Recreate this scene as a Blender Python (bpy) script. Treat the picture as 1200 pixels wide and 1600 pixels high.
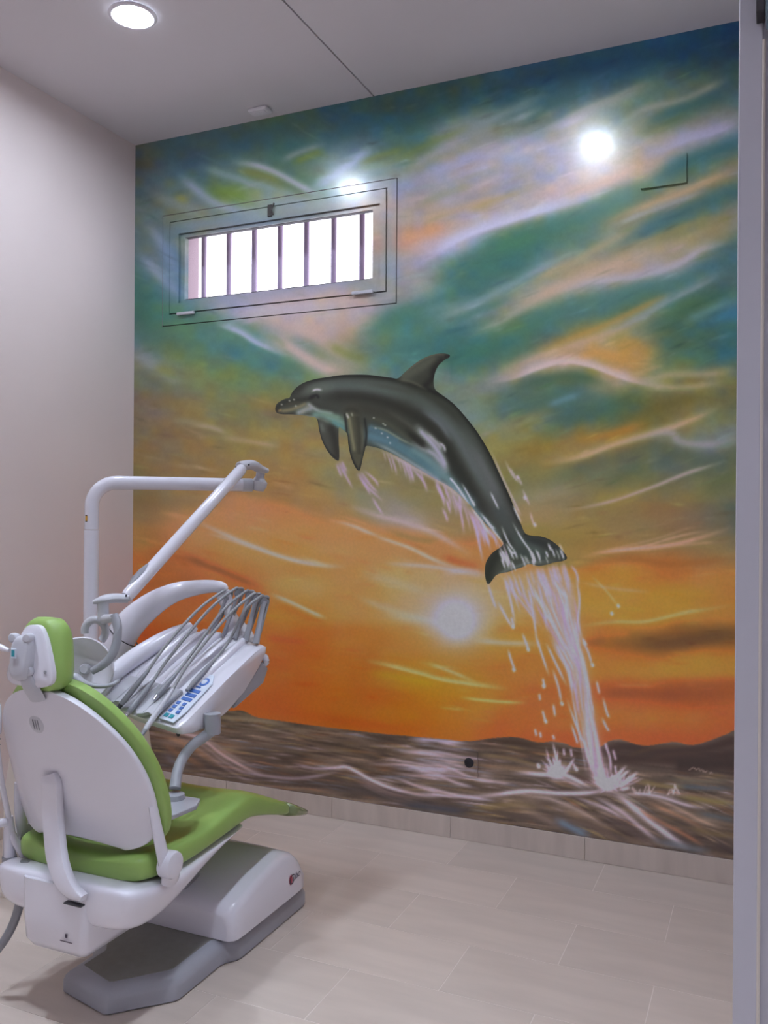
import bpy, bmesh, math, random
import numpy as np
from mathutils import Vector, Matrix

# ------------------------------------------------------------------ camera, world, lamps, exposure
scene = bpy.context.scene
for o in list(bpy.data.objects):
    bpy.data.objects.remove(o)
COL = scene.collection

FOC = 1357.0                        # focal length in pixels of the 1200 x 1600 frame
YAW = math.atan(601.0 / 1357.0)     # camera is turned to the left of the mural wall's normal
ROLL = 0.0065
CAMH = 1.394
FWD = np.array([-math.sin(YAW), math.cos(YAW), 0.0])
RGT = np.array([math.cos(YAW), math.sin(YAW), 0.0])

WALL_Y, LEFT_X, CEIL_Z = 3.531, -2.962, 3.254
RIGHT_X, FRONT_Y, HALL_X = 0.12, -1.6, 1.7
JAMB_Y = 1.5

cam_data = bpy.data.cameras.new('camera')
cam_data.sensor_fit = 'HORIZONTAL'
cam_data.sensor_width = 36.0
cam_data.lens = 36.0 * FOC / 1200.0
cam_data.clip_start = 0.02
camera = bpy.data.objects.new('camera', cam_data)
COL.objects.link(camera)
camera.matrix_world = (Matrix.Translation((0, 0, CAMH)) @ Matrix.Rotation(YAW, 4, 'Z')
                       @ Matrix.Rotation(math.pi / 2, 4, 'X') @ Matrix.Rotation(ROLL, 4, 'Z'))
scene.camera = camera

world = bpy.data.worlds.new('daylight')
scene.world = world
world.use_nodes = True
bgn = world.node_tree.nodes['Background']
bgn.inputs['Color'].default_value = (0.93, 0.92, 1.0, 1)
bgn.inputs['Strength'].default_value = 3.2

scene.view_settings.view_transform = 'Standard'
scene.view_settings.look = 'None'
scene.view_settings.gamma = 1.0
scene.view_settings.use_curve_mapping = False
scene.view_settings.exposure = 0.0

LAMP_POWER = 335.0                  # emission strength of each ceiling downlight
LAMP_COLOR = (0.87, 0.98, 1.15)
LAMP_SPOTS = [(-2.19, 2.59), (-0.80, 2.64)]          # over the room
FILL_SPOTS = [(-2.19, 1.25), (-0.80, 1.25), (0.75, 0.35), (-1.50, -0.60), (0.20, -0.80)]   # added fill lights, all out of view


def ray(px, py):
    u, v = px - 600.0, py - 800.0
    return FWD * FOC + RGT * (u - ROLL * v) + np.array([0, 0, -1.0]) * (v + ROLL * u)


def at(px, py, X=None, Y=None, Z=None, d=None):
    """photo pixel + one known world coordinate (or forward distance) -> world point"""
    r = ray(px, py)
    if X is not None: t = X / r[0]
    elif Y is not None: t = Y / r[1]
    elif Z is not None: t = (Z - CAMH) / r[2]
    else: t = d / FOC
    q = r * t
    return Vector((q[0], q[1], q[2] + CAMH))


def project(X, Y, Z):
    """world arrays -> photo pixel arrays"""
    X, Y, Z = np.broadcast_arrays(X, Y, Z)
    w = X * FWD[0] + Y * FWD[1]
    a = (X * RGT[0] + Y * RGT[1]) / w * FOC
    b = -(Z - CAMH) / w * FOC
    den = 1 + ROLL * ROLL
    return 600 + (a + ROLL * b) / den, 800 + (b - ROLL * a) / den


# ------------------------------------------------------------------ helpers: objects, materials, meshes
def tag(o, label=None, cat=None, group=None, kind=None):
    if label: o['label'] = label
    if cat: o['category'] = cat
    if group: o['group'] = group
    if kind: o['kind'] = kind
    return o


def empty(name, loc):
    o = bpy.data.objects.new(name, None)
    COL.objects.link(o)
    o.location = loc
    o.empty_display_size = 0.05
    return o


def worldloc(o):
    v = Vector((0, 0, 0))
    while o is not None:
        v += Vector(o.location)
        o = o.parent
    return v


def link(name, bm, mat, parent=None, smooth=True, subsurf=0, bevel=0.0, origin=None):
    """world-space bmesh -> one mesh object"""
    bmesh.ops.recalc_face_normals(bm, faces=bm.faces)
    me = bpy.data.meshes.new(name)
    off = worldloc(parent) if parent else (Vector(origin) if origin is not None else Vector((0, 0, 0)))
    bmesh.ops.translate(bm, verts=bm.verts, vec=-off)
    if smooth:
        for f in bm.faces: f.smooth = True
    bm.to_mesh(me)
    bm.free()
    if mat: me.materials.append(mat)
    o = bpy.data.objects.new(name, me)
    COL.objects.link(o)
    if parent: o.parent = parent
    else: o.location = off
    if bevel:
        b = o.modifiers.new('bevel', 'BEVEL')
        b.width = bevel; b.segments = 3; b.limit_method = 'ANGLE'; b.angle_limit = math.radians(40)
    if subsurf:
        s = o.modifiers.new('subsurf', 'SUBSURF')
        s.levels = subsurf; s.render_levels = subsurf
    if smooth and not subsurf:
        try:
            me.set_sharp_from_angle(angle=math.radians(42))
        except Exception:
            pass
    return o


def BM():
    return bmesh.new()


def add_box(bm, lo, hi):
    vs = [bm.verts.new((x, y, z)) for z in (lo[2], hi[2]) for y in (lo[1], hi[1]) for x in (lo[0], hi[0])]
    for q in ((0, 1, 3, 2), (4, 6, 7, 5), (0, 4, 5, 1), (2, 3, 7, 6), (0, 2, 6, 4), (1, 5, 7, 3)):
        bm.faces.new([vs[i] for i in q])
    return bm


def loft(bm, rings, cap=True, close=True):
    rr = [[bm.verts.new(p) for p in r] for r in rings]
    n = len(rr[0])
    for a, b in zip(rr[:-1], rr[1:]):
        for i in range(n if close else n - 1):
            j = (i + 1) % n
            bm.faces.new((a[i], a[j], b[j], b[i]))
    if cap:
        bm.faces.new(rr[0][::-1])
        bm.faces.new(rr[-1])
    return bm


def catmull(pts, n):
    P = np.array([list(p) for p in pts], float)
    if len(P) < 3:
        t = np.linspace(0, 1, n)[:, None]
        return P[0] * (1 - t) + P[-1] * t
    P2 = np.vstack([2 * P[0] - P[1], P, 2 * P[-1] - P[-2]])
    out = []
    m = len(P) - 1
    for s in np.linspace(0, m, n):
        i = min(int(s), m - 1)
        t = s - i
        a, b, c, d = P2[i], P2[i + 1], P2[i + 2], P2[i + 3]
        out.append(0.5 * ((2 * b) + (-a + c) * t + (2 * a - 5 * b + 4 * c - d) * t * t + (-a + 3 * b - 3 * c + d) * t ** 3))
    return np.array(out)


def tube(bm, pts, rad, n=0, seg=12, flat=(1.0, 1.0), up=(0, 0, 1), cap=True):
    """tube along a path; rad a number or one per control point; flat = scale along the side / up axes"""
    rads = [rad] * len(pts) if isinstance(rad, (int, float)) else list(rad)
    ctrl = [list(p) + [r] for p, r in zip(pts, rads)]
    C = catmull(ctrl, n) if n else np.array(ctrl)
    rings = []
    U = Vector(up)
    for i in range(len(C)):
        a = Vector(C[max(i - 1, 0)][:3]); b = Vector(C[min(i + 1, len(C) - 1)][:3])
        T = (b - a).normalized()
        S = T.cross(U)
        if S.length < 1e-4: S = T.cross(Vector((1, 0.01, 0)))
        S.normalize()
        V = S.cross(T).normalized()
        c = Vector(C[i][:3]); r = C[i][3]
        rings.append([c + S * (math.cos(k * 2 * math.pi / seg) * r * flat[0]) + V * (math.sin(k * 2 * math.pi / seg) * r * flat[1]) for k in range(seg)])
    return loft(bm, rings, cap)


def lathe(bm, prof, origin, axis=(0, 0, 1), seg=28, ring=False):
    """profile [(radius, height)] about an axis through origin"""
    A = Vector(axis).normalized()
    S = A.cross(Vector((0, 0, 1)))
    if S.length < 1e-4: S = Vector((1, 0, 0))
    S.normalize(); V = A.cross(S)
    O = Vector(origin)
    rings = [[O + A * h + (S * math.cos(k * 2 * math.pi / seg) + V * math.sin(k * 2 * math.pi / seg)) * max(r, 1e-4) for k in range(seg)] for r, h in prof]
    if ring:                       # hollow ring: the profile is a closed loop
        loft(bm, rings + [rings[0]], cap=False)
        bmesh.ops.remove_doubles(bm, verts=bm.verts, dist=1e-6)
        return bm
    return loft(bm, rings)


def prism(bm, poly, vec):
    """polygon (list of points) swept along a vector"""
    v = Vector(vec)
    return loft(bm, [[Vector(p) for p in poly], [Vector(p) + v for p in poly]])


def lin(c):
    return tuple(((v / 255.0) / 12.92 if v / 255.0 <= 0.04045 else ((v / 255.0 + 0.055) / 1.055) ** 2.4) for v in c)


def mat(name, rgb, rough=0.5, metal=0.0, var=0.04, scale=6.0, bump=0.0, coat=0.0, spec=0.5, stretch=(1, 1, 1), trans=0.0):
    """procedural material: noise-varied colour and roughness, optional fine relief; rgb is 0-255 display colour"""
    m = bpy.data.materials.new(name)
    m.use_nodes = True
    nt = m.node_tree
    p = nt.nodes['Principled BSDF']
    tc = nt.nodes.new('ShaderNodeTexCoord')
    mp = nt.nodes.new('ShaderNodeMapping')
    mp.inputs['Scale'].default_value = stretch
    nz = nt.nodes.new('ShaderNodeTexNoise')
    nz.inputs['Scale'].default_value = scale
    nz.inputs['Detail'].default_value = 5
    nt.links.new(tc.outputs['Object'], mp.inputs['Vector'])
    nt.links.new(mp.outputs['Vector'], nz.inputs['Vector'])
    cr = nt.nodes.new('ShaderNodeValToRGB')
    b = lin(rgb)
    cr.color_ramp.elements[0].position = 0.3
    cr.color_ramp.elements[1].position = 0.7
    cr.color_ramp.elements[0].color = tuple(max(0, v * (1 - var)) for v in b) + (1,)
    cr.color_ramp.elements[1].color = tuple(min(1, v * (1 + var)) for v in b) + (1,)
    nt.links.new(nz.outputs['Fac'], cr.inputs['Fac'])
    nt.links.new(cr.outputs['Color'], p.inputs['Base Color'])
    p.inputs['Roughness'].default_value = rough
    p.inputs['Metallic'].default_value = metal
    p.inputs['Specular IOR Level'].default_value = spec
    p.inputs['Coat Weight'].default_value = coat
    p.inputs['Coat Roughness'].default_value = 0.12
    p.inputs['Transmission Weight'].default_value = trans
    if bump:
        nb = nt.nodes.new('ShaderNodeTexNoise')
        nb.inputs['Scale'].default_value = scale * 14
        nb.inputs['Detail'].default_value = 3
        nt.links.new(mp.outputs['Vector'], nb.inputs['Vector'])
        bp = nt.nodes.new('ShaderNodeBump')
        bp.inputs['Strength'].default_value = bump
        bp.inputs['Distance'].default_value = 0.002
        nt.links.new(nb.outputs['Fac'], bp.inputs['Height'])
        nt.links.new(bp.outputs['Normal'], p.inputs['Normal'])
    return m


M = {
    'wall': mat('pink_white_plaster', (226, 212, 209), 0.75, var=0.015, scale=3, bump=0.05),
    'white_wall': mat('white_plaster', (222, 218, 224), 0.7, var=0.015, scale=3, bump=0.05),
    'jamb': mat('grey_white_jamb_paint', (196, 193, 202), 0.6, var=0.015, scale=3, bump=0.05),
    'ceiling': mat('ceiling_paint', (216, 210, 214), 0.8, var=0.012, scale=2, bump=0.04),
    'groove': mat('dark_joint', (120, 116, 122), 0.9),
    'tile': mat('beige_stone_tile', (208, 193, 182), 0.42, var=0.07, scale=2.2, bump=0.03, stretch=(1, 6, 1)),
    'skirt': mat('beige_skirting_tile', (214, 200, 190), 0.45, var=0.07, scale=7, stretch=(3, 1, 0.5)),
    'grout': mat('pale_grout', (230, 218, 210), 0.9),
    'white': mat('white_enamel', (226, 223, 232), 0.22, var=0.012, scale=3, coat=0.35),
    'cream': mat('cream_plastic', (214, 204, 194), 0.4, var=0.02, scale=3),
    'lightgrey': mat('light_grey_plastic', (194, 193, 200), 0.4, var=0.03, scale=5),
    'grey': mat('grey_plastic', (140, 140, 146), 0.45, var=0.04, scale=5),
    'base_grey': mat('base_grey_plastic', (162, 162, 170), 0.42, var=0.03, scale=5),
    'rubber': mat('dark_rubber_mat', (132, 130, 124), 0.6, var=0.05, scale=40, bump=0.1),
    'hose': mat('grey_silicone_hose', (150, 150, 152), 0.45, var=0.04, scale=20),
    'dark': mat('dark_plastic', (45, 43, 48), 0.5),
    'chrome': mat('chrome_metal', (200, 200, 205), 0.16, metal=1.0, var=0.02),
    'steel': mat('brushed_steel', (176, 174, 172), 0.3, metal=0.8, var=0.05, scale=12, stretch=(1, 12, 1)),
    'green': mat('green_upholstery', (150, 182, 98), 0.36, var=0.05, scale=5, bump=0.06, spec=0.45),
    'green_cover': mat('clear_green_foot_cover', (138, 152, 104), 0.25, var=0.05, scale=5, coat=0.3),
    'blue': mat('blue_print', (70, 110, 185), 0.4, var=0.05),
    'cyan': mat('teal_print', (45, 150, 165), 0.4, var=0.05),
    'panel': mat('pale_key_panel', (215, 222, 235), 0.3, var=0.02),
    'red': mat('red_print', (190, 70, 90), 0.4),
    'ink': mat('dark_print', (70, 60, 80), 0.5),
    'amber': mat('amber_label', (205, 150, 30), 0.5),
    'bar': mat('window_bar_paint', (190, 172, 200), 0.6),
    'reveal': mat('pale_window_reveal', (170, 150, 158), 0.8),
    'pewter': mat('pewter_metal', (84, 82, 80), 0.35, metal=0.6),
    'glass_edge': mat('blue_grey_glass_edge', (120, 140, 155), 0.2, var=0.05),
}


def emission(name, col, strength):
    m = bpy.data.materials.new(name)
    m.use_nodes = True
    nt = m.node_tree
    nt.nodes.remove(nt.nodes['Principled BSDF'])
    e = nt.nodes.new('ShaderNodeEmission')
    e.inputs['Color'].default_value = tuple(col) + (1,)
    e.inputs['Strength'].default_value = strength
    nt.links.new(e.outputs[0], nt.nodes['Material Output'].inputs['Surface'])
    return m


M['lamp'] = emission('downlight_glow', LAMP_COLOR, LAMP_POWER)
M['hall_lamp'] = emission('hall_downlight_glow', LAMP_COLOR, 640.0)  # glow of the added fill lights


def glass_mat():
    m = bpy.data.materials.new('clear_window_glass')
    m.use_nodes = True
    nt = m.node_tree
    nt.nodes.remove(nt.nodes['Principled BSDF'])
    t = nt.nodes.new('ShaderNodeBsdfTransparent')
    t.inputs['Color'].default_value = (0.95, 0.95, 0.97, 1)
    g = nt.nodes.new('ShaderNodeBsdfGlossy')
    g.inputs['Roughness'].default_value = 0.05
    x = nt.nodes.new('ShaderNodeMixShader')
    x.inputs[0].default_value = 0.05
    nt.links.new(t.outputs[0], x.inputs[1]); nt.links.new(g.outputs[0], x.inputs[2])
    nt.links.new(x.outputs[0], nt.nodes['Material Output'].inputs['Surface'])
    return m


M['glass'] = glass_mat()

# ------------------------------------------------------------------ the mural: an airbrushed painting, kept as colours on the wall's own vertices
CX0, CY0, CW, CH = 190, -40, 1200, 1400          # canvas frame in photo pixels
RNG = np.random.RandomState(7)


def value_noise(w, h, cell_x, cell_y, seed):
    r = np.random.RandomState(seed)
    gw, gh = int(w / cell_x) + 3, int(h / cell_y) + 3
    g = r.rand(gh, gw)
    x = np.arange(w) / cell_x; y = np.arange(h) / cell_y
    xi = x.astype(int); yi = y.astype(int)
    fx = x - xi; fy = y - yi
    fx = fx * fx * (3 - 2 * fx); fy = (fy * fy * (3 - 2 * fy))[:, None]
    a = g[yi][:, xi]; b = g[yi][:, xi + 1]; c = g[yi + 1][:, xi]; d = g[yi + 1][:, xi + 1]
    return (a * (1 - fx) + b * fx) * (1 - fy) + (c * (1 - fx) + d * fx) * fy


BASE = '''
225 250 90 95 100|225 300 95 105 112|225 350 110 120 128|225 400 115 128 138|225 430 105 130 140|225 455 75 115 120|225 490 75 120 115
225 530 95 120 120|222 565 140 140 145|230 600 125 125 115|230 640 135 115 105|230 680 135 115 95|230 720 140 115 90|230 760 125 110 85
225 800 130 110 80|225 850 150 115 75|225 890 165 105 60|225 950 150 90 50|225 1000 155 80 35|225 1050 150 75 35
290 240 70 90 110|290 270 75 105 125|290 300 105 125 140|280 320 130 130 120|300 470 120 135 145|290 500 85 125 120|290 530 95 125 110
290 560 110 130 95|290 590 130 130 100|290 640 140 120 90|290 680 140 115 85|290 720 140 115 90|290 780 150 125 90|290 830 180 130 95
290 870 180 115 80|290 900 150 95 60|300 950 160 95 55|300 1000 165 85 35|300 1060 165 80 35
360 215 75 95 105|360 250 80 105 120|360 275 115 125 110|350 305 115 130 90|390 320 150 155 150|360 480 170 165 170|360 520 95 130 130
360 550 85 125 130|360 590 115 130 95|360 640 130 125 90|360 690 145 125 85|370 740 150 120 80|370 800 175 130 95|370 850 195 130 85
360 890 190 115 70|380 930 170 100 60|390 1000 170 95 45|390 1060 175 85 35
450 195 75 95 90|450 230 75 105 105|450 260 90 115 105|450 480 190 175 165|450 510 185 170 160|440 545 105 135 135|420 570 80 120 130
460 575 110 130 110|450 610 120 125 95|430 650 140 120 85|450 700 150 125 85|450 760 155 120 80|450 820 185 130 85|450 870 190 125 75
460 920 185 130 85|460 960 190 110 50|460 1000 175 90 40|460 1050 180 85 35|450 1090 175 80 30
540 170 60 90 105|540 200 60 90 115|540 230 90 115 135|540 260 130 150 160|540 490 190 175 165|540 520 185 165 150|560 560 110 130 120
540 560 150 140 130|540 740 140 125 95|560 780 130 125 100|520 790 155 125 85|540 830 170 125 85|560 860 180 125 85|560 910 185 125 80
560 950 185 120 75|560 1000 180 100 50|560 1050 175 95 40|560 1100 175 85 30|400 380 150 150 150|500 380 150 150 150|330 400 140 145 150
620 160 65 90 95|620 190 60 95 110|620 220 80 115 120|620 250 120 130 110|640 280 150 150 165|640 330 170 155 150|650 370 190 150 125
640 420 160 155 160|620 450 150 150 150|640 500 85 125 130|600 520 95 130 120|620 560 85 125 135|600 545 110 130 110|640 760 135 120 95
620 800 150 140 135|640 850 175 125 85|640 900 185 140 100|640 950 185 135 100|640 1000 180 110 55|640 1050 175 105 40|650 1110 175 90 30
720 130 65 90 95|720 160 60 95 105|720 190 140 145 150|720 220 150 150 145|720 260 165 165 175|720 310 170 160 155|720 345 175 165 160
700 380 180 175 185|720 410 85 120 115|720 450 80 120 120|720 490 130 145 150|720 520 80 120 120|720 560 75 115 110|710 600 120 130 130
740 640 130 135 130|760 680 145 135 95|800 640 100 115 110|800 120 55 85 110|800 150 60 95 110|800 190 130 130 120|800 230 165 165 170
800 280 165 165 175|800 330 180 170 165|800 370 85 120 110|800 400 75 115 115|800 440 110 130 130|800 480 150 145 135|830 460 165 150 130
800 500 105 130 110|800 530 80 115 110|780 560 90 115 105|800 580 165 150 145|820 600 90 110 100|800 620 100 115 110|820 660 140 130 95
830 700 140 120 75|820 740 130 120 85|850 760 135 125 100|860 800 150 130 100|860 830 140 120 70|880 110 50 85 110|880 140 55 95 120
880 170 100 115 125|900 200 165 155 150|880 240 170 165 170|900 290 195 175 165|880 310 190 180 185|880 340 90 125 120|900 370 90 120 110
880 395 130 140 140|890 420 165 150 125|900 450 175 165 155|880 470 95 125 125|880 500 80 115 125|880 525 155 130 85|900 550 185 150 105
880 565 190 170 160|880 590 85 105 85|880 620 80 110 115|890 650 80 105 110|900 680 150 120 70|900 700 165 130 85|900 730 95 105 90
900 770 130 115 85|920 800 140 120 75|920 850 140 115 70|980 85 45 85 115|980 115 55 90 105|980 140 110 125 120|970 170 100 120 115
980 200 150 140 120|990 225 165 155 150|980 260 190 165 140|960 310 95 125 115|990 330 150 130 100|960 355 165 150 125|1000 350 75 110 125
980 385 130 125 110|980 410 180 155 130|980 430 180 170 170|980 460 80 120 120|980 490 110 125 90|970 510 175 150 100|1000 500 150 150 140
960 550 190 150 90|980 570 185 150 100|960 590 180 160 145|960 620 85 105 80|960 650 85 110 100|970 680 165 120 55|960 710 140 120 100
980 730 90 100 85|960 770 145 125 75|980 800 135 115 80|1000 830 135 115 80|980 860 150 110 70|980 890 185 120 50|960 920 180 120 55
1000 960 175 120 50|980 1000 110 80 35|960 1020 170 100 45|980 1040 175 110 45|980 1080 140 75 35|980 1110 175 95 40|960 1140 165 80 35
1080 60 35 75 110|1130 60 35 70 105|1080 100 60 85 95|1130 110 60 85 95|1060 140 120 125 120|1100 130 80 105 115|1060 170 70 105 110
1130 150 85 105 110|1100 180 150 140 135|1060 200 160 150 150|1100 210 160 160 175|1130 190 140 145 160|1130 225 65 105 130|1080 250 90 125 120
1100 270 130 130 115|1130 260 160 145 130|1070 300 170 145 120|1120 300 70 110 120|1060 330 80 115 125|1080 350 140 130 95|1130 330 150 140 130
1100 365 150 145 120|1130 390 80 115 130|1060 390 165 145 120|1040 410 170 165 170|1080 440 110 130 140|1120 430 85 110 125|1060 450 75 115 120
1080 470 80 120 80|1130 470 100 130 135|1130 490 70 120 150|1060 500 80 105 95|1100 520 80 110 105|1130 540 65 110 120|1060 550 90 115 95
1030 580 150 140 105|1100 590 150 135 105|1060 610 120 105 65|1130 610 110 110 85|1080 640 140 125 95|1130 640 120 120 90|1020 650 110 100 60
1060 680 140 130 110|1120 670 120 125 125|1100 690 140 140 150|1050 705 110 110 95|1080 720 95 100 95|1130 720 100 105 95|1060 760 125 115 85
1120 760 115 115 80|1040 790 140 110 75|1100 800 130 110 90|1140 800 90 95 85|1060 830 130 105 75|1120 850 130 115 85|1100 870 150 110 75
1050 880 160 100 45|1120 900 165 115 60|1060 930 180 125 50|1120 950 165 115 55|1060 1000 115 75 30|1120 990 105 75 35|1080 1030 180 120 50
1120 1020 180 115 45|1080 1080 130 70 30|1120 1080 135 75 35|1080 1110 165 90 35|1130 1120 160 80 35|1050 1150 165 80 35
660 780 135 125 90|720 820 140 120 90|700 870 165 120 85|680 900 185 135 95|715 965 185 150 140|760 920 185 140 100|780 960 175 130 90
790 985 185 115 50|740 1040 180 105 45|800 1050 175 100 45|700 1080 180 110 35|760 1090 170 105 40|850 1080 175 90 40|700 1110 180 95 35
820 1120 170 85 35|900 1100 175 90 40|900 980 180 110 55|930 930 180 125 60|740 860 175 115 75|650 650 120 125 105|560 640 125 125 100
1200 40 33 68 105|1300 40 40 75 105|1200 150 80 105 110|1300 250 100 125 125|1200 350 140 135 120|1300 450 85 115 120|1200 550 80 110 105
1300 650 130 120 95|1200 750 110 110 90|1300 850 140 115 80|1200 950 165 115 55|1300 1050 165 95 40|1200 1120 160 80 35
'''


def base_field():
    pts = []
    for row in BASE.strip().split('\n'):
        for c in row.split('|'):
            pts.append([float(v) for v in c.split()])
    P = np.array(pts)
    q = 4
    gx = np.arange(CX0, CX0 + CW, q); gy = np.arange(CY0, CY0 + CH, q)
    X, Y = np.meshgrid(gx, gy)
    # flow-bend the lookup so the patches stretch along the painted streaks
    slope = np.where(Y < 780, np.clip((X - 520) / 300.0, -1, 1) * 0.38, -0.02)
    slope = np.where((Y > 560) & (Y < 900) & (X < 700), -0.25, slope)
    num = np.zeros(X.shape + (3,)); den = np.full(X.shape, 1e-9)
    for x, y, r, g, b in P:
        dx = X - x; dy = (Y - y) + slope * dx
        w = np.exp(-(dx * dx / (2 * 30.0 ** 2) + dy * dy / (2 * 15.0 ** 2))) + 1e-4 / (1 + ((dx * dx + dy * dy) / 900.0) ** 2)
        num += w[..., None] * (r, g, b); den += w
    F = num / den[..., None]
    # bilinear upsample
    xs = (np.arange(CW)) / q; ys = (np.arange(CH)) / q
    xi = np.minimum(xs.astype(int), F.shape[1] - 2); yi = np.minimum(ys.astype(int), F.shape[0] - 2)
    fx = (xs - xi)[None, :, None]; fy = (ys - yi)[:, None, None]
    a = F[yi][:, xi]; b = F[yi][:, xi + 1]; c = F[yi + 1][:, xi]; d = F[yi + 1][:, xi + 1]
    return ((a * (1 - fx) + b * fx) * (1 - fy) + (c * (1 - fx) + d * fx) * fy)


def stroke(C, pts, col, a=0.8, w=5.0, hard=False, taper=0.25, asym=None, mask=None, n=None):
    """one brush stroke; pts (x, y[, width factor]); asym = (side a, side b) width factors, side a above a left-to-right stroke"""
    P = [(p[0], p[1], p[2] if len(p) > 2 else 1.0) for p in pts]
    S = catmull(P, n or max(6, 5 * (len(P) - 1)))
    m = (w * max(s[2] for s in S)) * (3.0 if not hard else 1.5) * (max(asym) if asym else 1.0) + 2
    x0 = int(max(S[:, 0].min() - m, CX0)); x1 = int(min(S[:, 0].max() + m, CX0 + CW))
    y0 = int(max(S[:, 1].min() - m, CY0)); y1 = int(min(S[:, 1].max() + m, CY0 + CH))
    if x1 <= x0 or y1 <= y0: return
    X, Y = np.meshgrid(np.arange(x0, x1) + 0.5, np.arange(y0, y1) + 0.5)
    best = np.zeros(X.shape)
    N = len(S)
    for i in range(N - 1):
        ax, ay, aw = S[i]; bx, by, bw = S[i + 1]
        dx, dy = bx - ax, by - ay
        L2 = dx * dx + dy * dy + 1e-9
        t = np.clip(((X - ax) * dx + (Y - ay) * dy) / L2, 0, 1)
        ex = X - (ax + t * dx); ey = Y - (ay + t * dy)
        ww = w * (aw + t * (bw - aw)) + 1e-6
        u = (i + t) / (N - 1)
        al = np.ones_like(u) if taper <= 0 else np.clip(np.minimum(u, 1 - u) / taper, 0, 1)
        if asym:
            side = dx * ey - dy * ex
            ww = ww * np.where(side < 0, asym[0], asym[1])
        d = np.sqrt(ex * ex + ey * ey)
        v = np.clip(ww - d + 0.5, 0, 1) if hard else np.exp(-(d / ww) ** 2)
        best = np.maximum(best, v * al)
    best *= a
    if mask is not None:
        best = best * mask[y0 - CY0:y1 - CY0, x0 - CX0:x1 - CX0]
    W = C[y0 - CY0:y1 - CY0, x0 - CX0:x1 - CX0]
    W += best[..., None] * (np.array(col, float) - W)


def fan(C, pts, col, n, spread, a=0.5, w=2.0, seed=0, jit=12, mask=None, length=(0.5, 1.0)):
    """several jittered strokes along one path"""
    r = np.random.RandomState(seed)
    D = catmull(pts, 24)
    for k in range(n):
        s0 = r.uniform(0, 1 - length[0]); s1 = min(1, s0 + r.uniform(*length))
        i0 = int(s0 * 23); i1 = max(i0 + 3, int(s1 * 23)) + 1
        seg = D[i0:i1:max(1, (i1 - i0) // 4)]
        off = r.normal(0, spread)
        c = np.clip(np.array(col) + r.normal(0, jit), 5, 250)
        stroke(C, [(x, y + off) for x, y in seg[:, :2]], c, a * r.uniform(0.5, 1), w * r.uniform(0.6, 1.4), taper=0.4, mask=mask)


def poly_mask(poly, soft=0.0):
    """anti-aliased mask of a polygon on the canvas"""
    P = np.array(poly, float)
    acc = np.zeros((CH, CW))
    y0, y1 = int(P[:, 1].min()) - 2, int(P[:, 1].max()) + 3
    sub = 3
    xs = np.arange(CW * sub) / sub + CX0 + 0.5 / sub
    for yy in range(max(y0, CY0), min(y1, CY0 + CH)):
        row = np.zeros(CW * sub)
        for k in range(sub):
            y = yy + (k + 0.5) / sub
            xc = []
            for i in range(len(P)):
                ax, ay = P[i]; bx, by = P[(i + 1) % len(P)]
                if (ay <= y) != (by <= y):
                    xc.append(ax + (y - ay) / (by - ay) * (bx - ax))
            xc.sort()
            for a, b in zip(xc[::2], xc[1::2]):
                row += (xs > a) & (xs < b)
        acc[yy - CY0] = row.reshape(CW, sub).sum(1) / (sub * sub)
    if soft:
        acc = blur(acc, soft)
    return acc


def blur(A, s):
    k = int(s * 3) + 1
    g = np.exp(-np.arange(-k, k + 1) ** 2 / (2.0 * s * s)); g /= g.sum()
    B = np.zeros_like(A)
    for i, w in zip(range(-k, k + 1), g): B += w * np.roll(A, i, 0)
    D = np.zeros_like(A)
    for i, w in zip(range(-k, k + 1), g): D += w * np.roll(B, i, 1)
    return D


LIL = (186, 184, 200); PALE = (200, 192, 192); CREAM = (196, 172, 146); PINK = (200, 172, 156); ORA = (188, 142, 84)
TEAL = (70, 112, 112); DTEAL = (52, 92, 104); NAVY = (36, 74, 112); OLIVE = (120, 126, 66); GREEN = (84, 124, 92)


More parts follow.
